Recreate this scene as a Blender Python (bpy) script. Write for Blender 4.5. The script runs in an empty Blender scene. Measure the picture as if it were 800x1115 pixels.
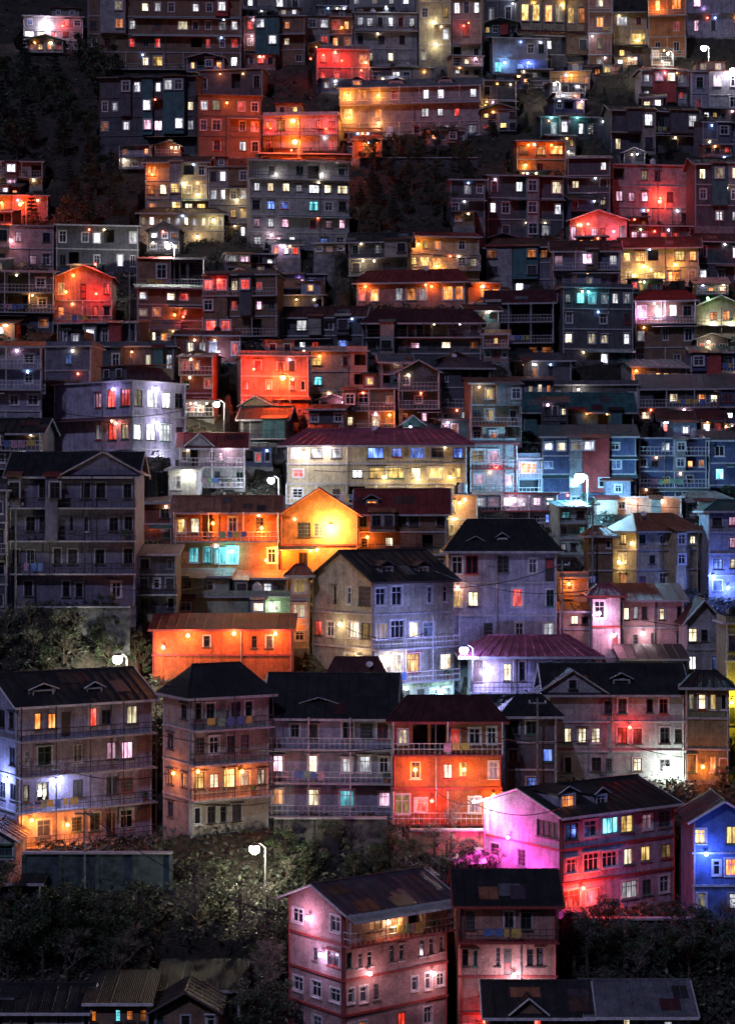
import bpy, math, random
from mathutils import Vector, Matrix
RND = random.Random(11)
F_PX, CX, HY = 2100.0, 400.0, 557.5        # focal length and centre of the camera in photograph pixels
COL = bpy.context.scene.collection

# ------------------------------------------------------------------ terrain
def _bump(v, a, b, soft):
    return 1/(1+math.exp(-(v-a)/soft)) * 1/(1+math.exp((v-b)/soft))
_T = {}
def _profile():
    D, y = 118.0, 1500
    _T[y] = D
    while y > -420:
        e = (HY-y)/F_PX
        t = 0.50 + 0.14*max(0, min(1, (700-y)/600.0))
        if y < -60: t += 0.3*min(1, (-60-y)/200.0)
        D += (D/F_PX)/(t-e)
        y -= 1
        _T[y] = D
_profile()
def D0(y):
    y = max(-419, min(1499, y)); i = math.floor(y)
    return _T[i]*(1-(y-i)) + _T[i+1]*(y-i)
def Dsurf(x, y):
    m = 1 - 0.10*math.exp(-((x-40)/170.0)**2)*_bump(y, 380, 700, 40)
    m += 0.07*(1/(1+math.exp(-(x-640)/60.0)))*_bump(y, 380, 690, 50)
    return D0(y)*m
def ray(x, y, D):
    return Vector(((x-CX)*D/F_PX, D, (HY-y)*D/F_PX))
def ground_row(x, D):
    lo, hi = -419.0, 1499.0
    for _ in range(40):
        mid = (lo+hi)/2
        if Dsurf(x, mid) > D: lo = mid
        else: hi = mid
    return (lo+hi)/2
def ground_z(X, Y):
    x = CX+F_PX*X/Y
    return cut(X, Y, (HY-ground_row(x, Y))*Y/F_PX)
PADS = []
def cut(X, Y, z):
    for (cx, cy, ca, sa, W, L, zb, fr) in PADS:
        dx, dy = X-cx, Y-cy
        if abs(dx) > 30 or abs(dy) > 30: continue
        u, v = dx*ca+dy*sa, -dx*sa+dy*ca
        if abs(u) < W/2+1.2 and -L/2-fr < v < L/2+.6: z = min(z, zb-.12)
    return z

# ------------------------------------------------------------------ materials
MATS = {}
def nt(name):
    m = bpy.data.materials.new(name); m.use_nodes = True
    t = m.node_tree; b = t.nodes['Principled BSDF']
    return m, t, b
def link(t, a, b): t.links.new(a, b)
def noise(t, scale, detail=4, vec=None, rough=.6):
    n = t.nodes.new('ShaderNodeTexNoise'); n.inputs['Scale'].default_value = scale
    n.inputs['Detail'].default_value = detail; n.inputs['Roughness'].default_value = rough
    if vec is not None: link(t, vec, n.inputs['Vector'])
    return n
def coords(t, sc=(1, 1, 1), kind='Object'):
    c = t.nodes.new('ShaderNodeTexCoord'); mp = t.nodes.new('ShaderNodeMapping')
    mp.inputs['Scale'].default_value = sc
    link(t, c.outputs[kind], mp.inputs['Vector'])
    info = t.nodes.new('ShaderNodeObjectInfo')
    add = t.nodes.new('ShaderNodeVectorMath'); add.operation = 'ADD'
    mul = t.nodes.new('ShaderNodeMath'); mul.operation = 'MULTIPLY'; mul.inputs[1].default_value = 57
    link(t, info.outputs['Random'], mul.inputs[0])
    link(t, mp.outputs[0], add.inputs[0]); link(t, mul.outputs[0], add.inputs[1])
    return add.outputs[0], info
def ramp(t, fac, stops):
    r = t.nodes.new('ShaderNodeValToRGB')
    while len(r.color_ramp.elements) < len(stops): r.color_ramp.elements.new(.5)
    for e, (p, c) in zip(r.color_ramp.elements, stops):
        e.position = p; e.color = (*c, 1) if len(c) == 3 else c
    link(t, fac, r.inputs[0]); return r.outputs[0]
def mixc(t, a, b, fac, mode='MIX'):
    m = t.nodes.new('ShaderNodeMix'); m.data_type = 'RGBA'; m.blend_type = mode
    for v, s in ((a, 6), (b, 7)):
        if isinstance(v, tuple): m.inputs[s].default_value = (*v, 1)
        else: link(t, v, m.inputs[s])
    if isinstance(fac, (int, float)): m.inputs[0].default_value = fac
    else: link(t, fac, m.inputs[0])
    return m.outputs[2]
def bump(t, b, h, strength=.5, dist=.05):
    n = t.nodes.new('ShaderNodeBump'); n.inputs['Strength'].default_value = strength
    n.inputs['Distance'].default_value = dist
    link(t, h, n.inputs['Height']); link(t, n.outputs[0], b.inputs['Normal'])

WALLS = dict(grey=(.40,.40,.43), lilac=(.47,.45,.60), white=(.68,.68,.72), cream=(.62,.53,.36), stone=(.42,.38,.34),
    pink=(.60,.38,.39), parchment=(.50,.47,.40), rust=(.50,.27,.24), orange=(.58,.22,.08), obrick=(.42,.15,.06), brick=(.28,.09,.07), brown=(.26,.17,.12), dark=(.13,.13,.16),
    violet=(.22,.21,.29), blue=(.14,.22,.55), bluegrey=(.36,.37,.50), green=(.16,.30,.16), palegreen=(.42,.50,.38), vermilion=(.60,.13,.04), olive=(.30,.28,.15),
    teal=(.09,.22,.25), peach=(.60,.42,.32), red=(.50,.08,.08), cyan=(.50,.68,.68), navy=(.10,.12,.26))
def wall_mat(c):
    k = 'wall_'+c
    if k in MATS: return MATS[k]
    m, t, b = nt('plaster_'+c); col = WALLS[c]
    v, info = coords(t)
    n1 = noise(t, .9, 8, v, .75)
    stain = ramp(t, n1.outputs['Fac'], [(.32, tuple(x*.42 for x in col)), (.5, tuple(x*.85 for x in col)), (.68, tuple(min(.8, x*1.15) for x in col))])
    v2, _ = coords(t, (2.2, 2.2, .18))
    n2 = noise(t, 1.6, 5, v2, .65)
    streak = ramp(t, n2.outputs['Fac'], [(.38, (.45, .43, .42)), (.56, (1, 1, 1))])
    c1 = mixc(t, stain, streak, RND.uniform(.2, .6), 'MULTIPLY')
    v3, _ = coords(t, (1, 1, 1)); n3 = noise(t, 9, 3, v3)
    c2 = mixc(t, c1, ramp(t, n3.outputs['Fac'], [(.3, (.45, .45, .45)), (.7, (1.35, 1.35, 1.35))]), .7, 'MULTIPLY')
    link(t, c2, b.inputs['Base Color']); b.inputs['Roughness'].default_value = .85
    bump(t, b, n3.outputs['Fac'], .35, .04)
    MATS[k] = m; return m
ROOFS = dict(dark=(.028,.028,.034), red=(.22,.035,.035), magenta=(.34,.09,.15), grey=(.16,.17,.20), green=(.07,.34,.09),
    brown=(.09,.05,.04), purple=(.085,.06,.085), teal=(.04,.13,.14), tin=(.42,.42,.40), rust=(.30,.12,.07), maroon=(.085,.025,.03), orange=(.45,.16,.06))
def roof_mat(c):
    k = 'roof_'+c
    if k in MATS: return MATS[k]
    m, t, b = nt('roof_sheet_'+c); col = ROOFS[c]
    v, _ = coords(t, (1, 1, 1)); n = noise(t, .7, 6, v, .7)
    c1 = ramp(t, n.outputs['Fac'], [(.3, tuple(x*.45 for x in col)), (.52, col), (.72, tuple(x*1.5+.01 for x in col))])
    v2, _ = coords(t, (3, 3, .5)); n2 = noise(t, 2, 3, v2)
    c2 = mixc(t, c1, ramp(t, n2.outputs['Fac'], [(.35, (.5, .45, .42)), (.6, (1.1, 1.1, 1.1))]), .7, 'MULTIPLY')
    link(t, c2, b.inputs['Base Color']); b.inputs['Roughness'].default_value = .55; b.inputs['Metallic'].default_value = .1
    w = t.nodes.new('ShaderNodeTexWave'); w.inputs['Scale'].default_value = 2.2; w.bands_direction = 'X'
    c = t.nodes.new('ShaderNodeTexCoord'); link(t, c.outputs['Object'], w.inputs['Vector'])
    bump(t, b, w.outputs['Fac'], .6, .05)
    MATS[k] = m; return m
def plain(name, col, rough=.7, metal=0, nscale=3, var=.35, bmp=.2):
    if name in MATS: return MATS[name]
    m, t, b = nt(name); v, _ = coords(t); n = noise(t, nscale, 5, v)
    c = ramp(t, n.outputs['Fac'], [(.3, tuple(x*(1-var) for x in col)), (.7, tuple(min(1, x*(1+var)) for x in col))])
    link(t, c, b.inputs['Base Color']); b.inputs['Roughness'].default_value = rough; b.inputs['Metallic'].default_value = metal
    if bmp: bump(t, b, n.outputs['Fac'], bmp, .05)
    MATS[name] = m; return m
LIT = dict(w=(1,.80,.50), k=(.86,.88,1), y=(1,.60,.15), o=(1,.26,.035), r=(1,.045,.02), b=(.12,.25,1), c=(.15,.80,.95), p=(1,.50,.72), g=(.3,1,.3))
LITN = dict(w='warm white', k='cool white', y='yellow', o='orange', r='red', b='blue', c='cyan', p='pink', g='green')
def lit_mat(ch):
    k = 'lit_'+ch
    if k in MATS: return MATS[k]
    m, t, b = nt('lit_pane_'+LITN[ch].replace(' ', '_')); col = LIT[ch]
    v, info = coords(t, (1.7, 1.7, .6)); n = noise(t, 1.1, 2, v)
    pat = ramp(t, n.outputs['Fac'], [(.28, tuple(x*.04 for x in col)), (.46, tuple(x*.5 for x in col)), (.62, tuple(min(1, x+.1) for x in col))])
    v2, _ = coords(t, (5, 5, .3)); n2 = noise(t, 1.4, 2, v2)
    pat = mixc(t, pat, ramp(t, n2.outputs['Fac'], [(.42, (.25, .22, .2)), (.55, (1, 1, 1))]), .6, 'MULTIPLY')
    pw = t.nodes.new('ShaderNodeMath'); pw.operation = 'POWER'; pw.inputs[1].default_value = 1.8
    link(t, info.outputs['Random'], pw.inputs[0])
    mr = t.nodes.new('ShaderNodeMapRange'); mr.inputs[3].default_value = .35
    mr.inputs[4].default_value = 6.0 if ch in 'wkpc' else 4.5
    link(t, pw.outputs[0], mr.inputs[0])
    b.inputs['Base Color'].default_value = (.05, .05, .05, 1); b.inputs['Roughness'].default_value = .3
    link(t, pat, b.inputs['Emission Color']); link(t, mr.outputs[0], b.inputs['Emission Strength'])
    MATS[k] = m; return m
def glow_mat(col, s):
    k = 'glow_%s_%s' % (col, s)
    if k in MATS: return MATS[k]
    m, t, b = nt('lamp_glow'); b.inputs['Emission Color'].default_value = (*col, 1)
    b.inputs['Emission Strength'].default_value = s; b.inputs['Base Color'].default_value = (.8, .8, .8, 1)
    MATS[k] = m; return m
GLASS = plain('dark_window_glass', (.015,.017,.024), .12, 0, 2, .4, 0)
GLASS2 = plain('curtained_window_glass', (.06,.06,.085), .25, 0, 2, .6, 0)
PALE = plain('pale_painted_wood', (.66,.64,.68), .6)
DARKW = plain('dark_painted_wood', (.06,.045,.045), .6)
REDW = plain('red_painted_wood', (.38,.05,.05), .6)
GREENW = plain('green_painted_wood', (.06,.16,.12), .6)
TRIM = plain('pale_concrete_trim', (.40,.39,.43), .8)
DTRIM = plain('dark_concrete_trim', (.12,.11,.13), .8)
RTRIM = plain('red_painted_trim', (.30,.05,.05), .7)
INTER = plain('gallery_shade_wall', (.05,.045,.05), .9)  # near-black colour carries the shade inside the deep galleries
CONC = plain('weathered_concrete', (.20,.20,.21), .9, 0, 1.2, .6)
METAL = plain('grey_galvanised_metal', (.30,.30,.32), .45, .6)
BLACKP = plain('black_plastic', (.02,.02,.022), .45)
BARK2 = plain('pale_bark', (.22,.20,.17), .9)
BARK = plain('tree_bark', (.07,.05,.04), .9)

# ------------------------------------------------------------------ mesh building
class MB:
    def __init__(s): s.v = []; s.f = []; s.m = []; s.mats = []
    def mi(s, mat):
        if mat not in s.mats: s.mats.append(mat)
        return s.mats.index(mat)
    def poly(s, pts, mat):
        i = len(s.v); s.v += [tuple(p) for p in pts]; s.f.append(tuple(range(i, i+len(pts)))); s.m.append(s.mi(mat))
    def box(s, x0, x1, y0, y1, z0, z1, mat):
        i = len(s.v); s.v += [(x0,y0,z0),(x1,y0,z0),(x1,y1,z0),(x0,y1,z0),(x0,y0,z1),(x1,y0,z1),(x1,y1,z1),(x0,y1,z1)]
        for q in ((3,2,1,0),(4,5,6,7),(0,1,5,4),(1,2,6,5),(2,3,7,6),(3,0,4,7)):
            s.f.append(tuple(i+k for k in q)); s.m.append(s.mi(mat))
    def slab(s, pts, th, mat):
        pts = [Vector(p) for p in pts]; n = (pts[1]-pts[0]).cross(pts[2]-pts[0]).normalized()*th
        i = len(s.v); k = len(pts); s.v += [tuple(p) for p in pts]+[tuple(p-n) for p in pts]
        mm = s.mi(mat)
        s.f.append(tuple(range(i, i+k))); s.f.append(tuple(range(i+2*k-1, i+k-1, -1))); s.m += [mm, mm]
        for a in range(k):
            c = (a+1) % k; s.f.append((i+c, i+a, i+k+a, i+k+c)); s.m.append(mm)
    def bar(s, p, q, r, mat, n=4, r2=None):
        p, q = Vector(p), Vector(q); d = (q-p)
        if d.length < 1e-6: return
        d.normalize(); a = d.orthogonal().normalized(); c = d.cross(a); i = len(s.v); r2 = r if r2 is None else r2
        for o, rr in ((p, r), (q, r2)):
            for k in range(n):
                w = 2*math.pi*(k+.5)/n; s.v.append(tuple(o+(a*math.cos(w)+c*math.sin(w))*rr))
        mm = s.mi(mat)
        for k in range(n):
            l = (k+1) % n; s.f.append((i+k, i+l, i+n+l, i+n+k)); s.m.append(mm)
        s.f.append(tuple(i+n-1-k for k in range(n))); s.f.append(tuple(i+n+k for k in range(n))); s.m += [mm, mm]
    def lathe(s, prof, mat, n=12, o=(0, 0, 0)):
        i = len(s.v); mm = s.mi(mat)
        for r, z in prof:
            for k in range(n):
                w = 2*math.pi*k/n; s.v.append((o[0]+r*math.cos(w), o[1]+r*math.sin(w), o[2]+z))
        for j in range(len(prof)-1):
            for k in range(n):
                l = (k+1) % n; s.f.append((i+j*n+k, i+j*n+l, i+j*n+n+l, i+j*n+n+k)); s.m.append(mm)
        s.f.append(tuple(i+n-1-k for k in range(n))); s.m.append(mm)
        e = i+(len(prof)-1)*n; s.f.append(tuple(e+k for k in range(n))); s.m.append(mm)
    def mesh(s, name):
        me = bpy.data.meshes.new(name); me.from_pydata(s.v, [], s.f)
        for m in s.mats: me.materials.append(m)
        me.polygons.foreach_set('material_index', s.m); me.update(); return me
    def obj(s, name, parent=None):
        return put(name, s.mesh(name), parent)
def put(name, me, parent=None, loc=(0, 0, 0), rz=0, label=None):
    o = bpy.data.objects.new(name, me); COL.objects.link(o)
    if parent is not None: o.parent = parent
    o.location = loc; o.rotation_euler = (0, 0, rz)
    if label: o['label'] = label
    return o
def root(name, label, cat, loc, rz=0, group=None):
    o = put(name, None, None, loc, rz); o['label'] = label; o['category'] = cat
    o.empty_display_size = .5
    if group: o['group'] = group
    return o
def tag(o, label, cat, group=None):
    o['label'] = label; o['category'] = cat
    if group: o['group'] = group
    return o
def add_light(name, parent, loc, col, power, size=.25, spot=None):
    l = bpy.data.lights.new(name, 'SPOT' if spot else 'POINT'); l.energy = power; l.color = col; l.shadow_soft_size = size
    if spot: l.spot_size = spot; l.spot_blend = .8
    o = bpy.data.objects.new(name, l); COL.objects.link(o); o.parent = parent; o.location = loc
    return o

# ------------------------------------------------------------------ windows
_WC = {}
def win_mesh(w, h, style, fm):
    k = ('w', round(w, 1), round(h, 1), style, fm.name)
    if k in _WC: return _WC[k]
    w, h = round(w, 1)-.004, round(h, 1)-.004; mb = MB(); t = .09 if w > .5 else .06
    a, b = -w/2, w/2
    mb.box(a, a+t, -.05, .04, -h/2, h/2, fm); mb.box(b-t, b, -.05, .04, -h/2, h/2, fm)
    mb.box(a+t, b-t, -.05, .04, h/2-t, h/2, fm); mb.box(a+t, b-t, -.05, .04, -h/2, -h/2+t, fm)
    nv = 0 if w < .75 else (1 if w < 1.5 else 2+int(w > 2.3))
    for i in range(nv):
        x = a+w*(i+1)/(nv+1); mb.box(x-.035, x+.035, -.045, .035, -h/2+t, h/2-t, fm)
    if style in (1, 2):
        z = h*.17; 
        xs = [a+t]+[a+w*(i+1)/(nv+1) for i in range(nv)]+[b-t]
        for i in range(nv+1):
            x0 = xs[i]+(.036 if i else 0); x1 = xs[i+1]-(.036 if i < nv else 0)
            mb.box(x0, x1, -.04, .03, z-.03, z+.03, fm)
    if style == 3:                                  # iron grille
        for j in range(1, int(w/.16)): mb.box(a+j*.16-.012, a+j*.16+.012, -.09, -.066, -h/2+.03, h/2-.03, METAL)
        for zz in (-.25, 0, .25): mb.box(a+.02, b-.02, -.11, -.092, h*zz-.014, h*zz+.014, METAL)
    mb.box(a-.12, b+.12, -.2, -.052, -h/2-.11, -h/2-.012, fm)          # sill
    if style == 2: mb.box(a-.2, b+.2, -.34, -.136, h/2+.1, h/2+.18, fm)
    if style in (1, 2) and w > .5:
        q = .13; sm = PALE if fm is not DARKW else TRIM
        mb.box(a-q, a-.003, -.135, -.098, -h/2, h/2+q, sm); mb.box(b+.003, b+q, -.135, -.098, -h/2, h/2+q, sm)
        mb.box(a-.003, b+.003, -.135, -.098, h/2+.003, h/2+q, sm)
    _WC[k] = mb.mesh('window'); return _WC[k]
def pane_mesh(w, h, mat):
    k = ('p', round(w, 1), round(h, 1), mat.name)
    if k in _WC: return _WC[k]
    w, h = round(w, 1)-.12, round(h, 1)-.12; mb = MB(); mb.box(-w/2, w/2, 0, .02, -h/2, h/2, mat)
    _WC[k] = mb.mesh('pane'); return _WC[k]
def add_window(parent, loc, rz, w, h, style, fm, ch):
    if ch in 'dn': mat = GLASS if RND.random() < .6 else GLASS2; lab = None
    else: mat = lit_mat(ch); lab = LITN[ch]+' lit window'
    wn = put('window', win_mesh(w, h, style, fm), parent, loc, rz, lab)
    put('pane', pane_mesh(w, h, mat), wn, (0, .012, 0))

# ------------------------------------------------------------------ houses
PLACED = []      # footprints
HOUSES = []
def _corners(c, yaw, W, L):
    ca, sa = math.cos(yaw), math.sin(yaw)
    return [(c[0]+x*ca-y*sa, c[1]+x*sa+y*ca) for x, y in ((-W/2,-L/2),(W/2,-L/2),(W/2,L/2),(-W/2,L/2))]
def _sat(A, B, m=.15):
    for P in (A, B):
        for i in range(4):
            ax, ay = P[(i+1) % 4][0]-P[i][0], P[(i+1) % 4][1]-P[i][1]; l = math.hypot(ax, ay); nx, ny = -ay/l, ax/l
            a = [p[0]*nx+p[1]*ny for p in A]; b = [p[0]*nx+p[1]*ny for p in B]
            if max(a) <= min(b)+m or max(b) <= min(a)+m: return False
    return True
GROUP = 'houses stacked up the dark hillside'
def H(lab, x0, x1, ye, yb, F, S=None, xc=None, yaw=0, wall='grey', roof='gx', rc='dark', rh=2.0, L=8.0, oh=.6, frame='pale',
      trim='pale', style=None, lamps=(), dorm=(), fg=None, canopy=None, nick=None, name='house', cat='house', chim=0, verge=None, tanks=(), pushok=True, found=9, back=0, lbal=1.0):
    HOUSES.append(dict(lab=lab, x0=x0, x1=x1, ye=ye, yb=yb, F=F, S=S, xc=xc, yaw=yaw, wall=wall, roof=roof, rc=rc, rh=rh, L=L, oh=oh,
        frame=frame, trim=trim, style=style, lamps=lamps, dorm=dorm, fg=fg, canopy=canopy, nick=nick or lab, name=name, cat=cat, chim=chim, verge=verge,
        tanks=tanks, found=found, back=back, lbal=lbal))
def solve(h, D):
    s = F_PX/D; y = math.radians(h['yaw']); x0, x1, xc = h['x0'], h['x1'], h['xc']
    if xc is None or abs(h['yaw']) < 10:
        W = (x1-x0)/s/math.cos(y); L = h['L']; pc = ray((x0+x1)/2, h['yb'], D); off = Vector((0, -L/2, 0))
    elif y > 0:
        W = (x1-xc)/s/math.cos(y); L = (xc-x0)/s/math.sin(y); pc = ray(xc, h['yb'], D); off = Vector((-W/2, -L/2, 0))
    else:
        W = (xc-x0)/s/math.cos(y); L = (x1-xc)/s/math.sin(-y); pc = ray(xc, h['yb'], D); off = Vector((W/2, -L/2, 0))
    c = pc-Matrix.Rotation(y, 3, 'Z')@off
    return c, y, W, L, s
def short_names():
    labs = [h['lab'] for h in HOUSES]; preps = ('with', 'beside', 'below', 'behind', 'under', 'over', 'on', 'at', 'in', 'cut', 'of', 'above', 'between', 'glowing', 'left', 'right', 'near', 'among', 'crossing', 'beyond', 'to', 'around', 'lit', 'for')
    for h in HOUSES:
        w = h['lab'].split(); h['nick'] = None
        for k in range(3, len(w)+1):
            if k < len(w) and w[k] not in preps or k > 9: continue
            pre = ' '.join(w[:k])
            if sum(l.startswith(pre) for l in labs) == 1: h['nick'] = pre; break
def add_shacks():
    rs = random.Random(77); fr = ('just below', 'at the foot of'); cols = ('brown', 'dark', 'brick', 'bluegrey', 'stone', 'peach', 'teal', 'navy', 'rust', 'violet')
    words = dict(brown='brown', dark='dark', brick='brick red', bluegrey='blue grey', stone='stone coloured', peach='peach', teal='teal', navy='navy', rust='rust coloured', violet='violet')
    n = 0
    for h in list(HOUSES):
        if not h['nick'] or h['yb'] > 500 or len(h['nick'].split()) > 8: continue
        w = h['x1']-h['x0']
        k = 2 if w > 90 else 1
        for j in range(k):
            if rs.random() < .12: continue
            ww = rs.uniform(22, 40); a = h['x0']+(w-ww)*(rs.uniform(0, .35) if j == 0 else rs.uniform(.6, 1)); top = h['yb']-rs.uniform(3, 13); nn = rs.choice((1, 1, 2)); hh = rs.uniform(11, 15)*nn*(1+max(0, h['yb']-250)/600)
            c = rs.choice(cols); cells = max(2, int(ww/9)); row = lambda: ('=' if rs.random() < .3 else '')+''.join(rs.choice('dd.#dwyordk|') for _ in range(cells))
            lab = 'small %s shack %s the %s' % (words[c], fr[j], h['nick'])
            H(lab, a, a+ww, top, top+hh, [row() for _ in range(nn)], wall=c, roof=rs.choice(('shed', 'shed', 'gx', 'gy')), rc=rs.choice(('grey', 'rust', 'dark', 'maroon', 'tin', 'teal', 'brown')), rh=rs.uniform(.5, 1.2), L=4.9, oh=rs.uniform(.4, 1), name='shack', cat='shack',
              trim=rs.choice(('pale', 'dark')), back=0, found=5); n += 1
    short_names()
def place_houses():
    short_names(); add_shacks()
    for h in HOUSES:
        if h['frame'] == 'pale' and h['yb'] > 620 and RND.random() < .45: h['frame'] = 'dark'
        if h['yb'] < 620:
            h['F'] = [''.join(('#' if q < .13 else '.' if q < .22 else ch) if ch == 'd' and (q := RND.random()) < .22 else ch for ch in row) for row in h['F']]
            if h['roof'] == 'slab' and h['yb'] < 480 and RND.random() < .5: h['roof'] = 'shed'; h['rh'] = RND.uniform(.5, 1.3); h['rc'] = RND.choice(('dark', 'maroon', 'grey', 'rust', 'brown', 'teal')); h['oh'] = RND.uniform(.5, 1.1)
            if h['yaw'] == 0: h['yaw'] = RND.choice((-8, -6, -4, -2, 2, 4, 6, 8))
            if h['frame'] == 'pale' and RND.random() < .35: h['frame'] = 'dark'
            h['F'] = [('='+r if (not r.startswith('=') and RND.random() < .24 and len(h['F']) > 1) else r) for r in h['F']]
    lst = sorted(HOUSES, key=lambda h: -h['yb']+h['back'])
    for h in lst:
        xm = (h['x0']+h['x1'])/2; D = Dsurf(xm, h['yb']); n = 0
        while n < 90:
            c, y, W, L, s = solve(h, D); A = _corners(c, y, W, L); hit = None
            for P in PLACED:
                if _sat(A, P['A']): hit = P; break
            if hit is None: break
            if hit['h']['xc'] is None and hit['L'] > 5.0:      # shorten the hidden depth of the nearer house first
                hh = hit['h']; hh['L'] = hit['L'] = max(4.9, hit['L']-1)
                cc, yy, WW, LL, ss = solve(hh, hit['D']); hit['A'] = _corners(cc, yy, WW, LL)
            else: D += .7
            n += 1
        h['D'] = D; PLACED.append(dict(h=h, A=A, D=D, L=L))
    for h in lst:
        c, y, W, L, s = solve(h, h['D']); PADS.append((c.x, c.y, math.cos(y), math.sin(y), W, L, c.z, max(9 if abs(h['yaw']) > 10 else 3.2, min(16, h['D']-Dsurf((h['x0']+h['x1'])/2, h['yb'])+4))))
    for h in lst: build_house(h)
def face(mb, O, U, N, width, rows, sh, wm, recs):
    """wall of storeys with real openings; rows bottom to top lists of (u0,u1,v0,v1,depth)"""
    def P(u, z, d=0): return O+U*u+Vector((0, 0, z))-N*d
    for k, ops in enumerate(rows):
        z0 = k*sh; z1 = z0+sh
        if not ops: mb.poly([P(0,z0),P(width,z0),P(width,z1),P(0,z1)], wm); continue
        u = 0
        for (a, b, v0, v1, d, im) in ops:
            if a > u+1e-4: mb.poly([P(u,z0),P(a,z0),P(a,z1),P(u,z1)], wm)
            mb.poly([P(a,z0),P(b,z0),P(b,z0+v0),P(a,z0+v0)], wm)
            mb.poly([P(a,z0+v1),P(b,z0+v1),P(b,z1),P(a,z1)], wm)
            mb.poly([P(a,z0+v0),P(a,z0+v0,d),P(a,z0+v1,d),P(a,z0+v1)], wm)
            mb.poly([P(b,z0+v0,d),P(b,z0+v0),P(b,z0+v1),P(b,z0+v1,d)], wm)
            mb.poly([P(a,z0+v0),P(b,z0+v0),P(b,z0+v0,d),P(a,z0+v0,d)], wm)
            mb.poly([P(a,z0+v1,d),P(b,z0+v1,d),P(b,z0+v1),P(a,z0+v1)], wm)
            mb.poly([P(a,z0+v0,d),P(b,z0+v0,d),P(b,z0+v1,d),P(a,z0+v1,d)], im)
            u = b
        if u < width-1e-4: mb.poly([P(u,z0),P(width,z0),P(width,z1),P(u,z1)], wm)
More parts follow.
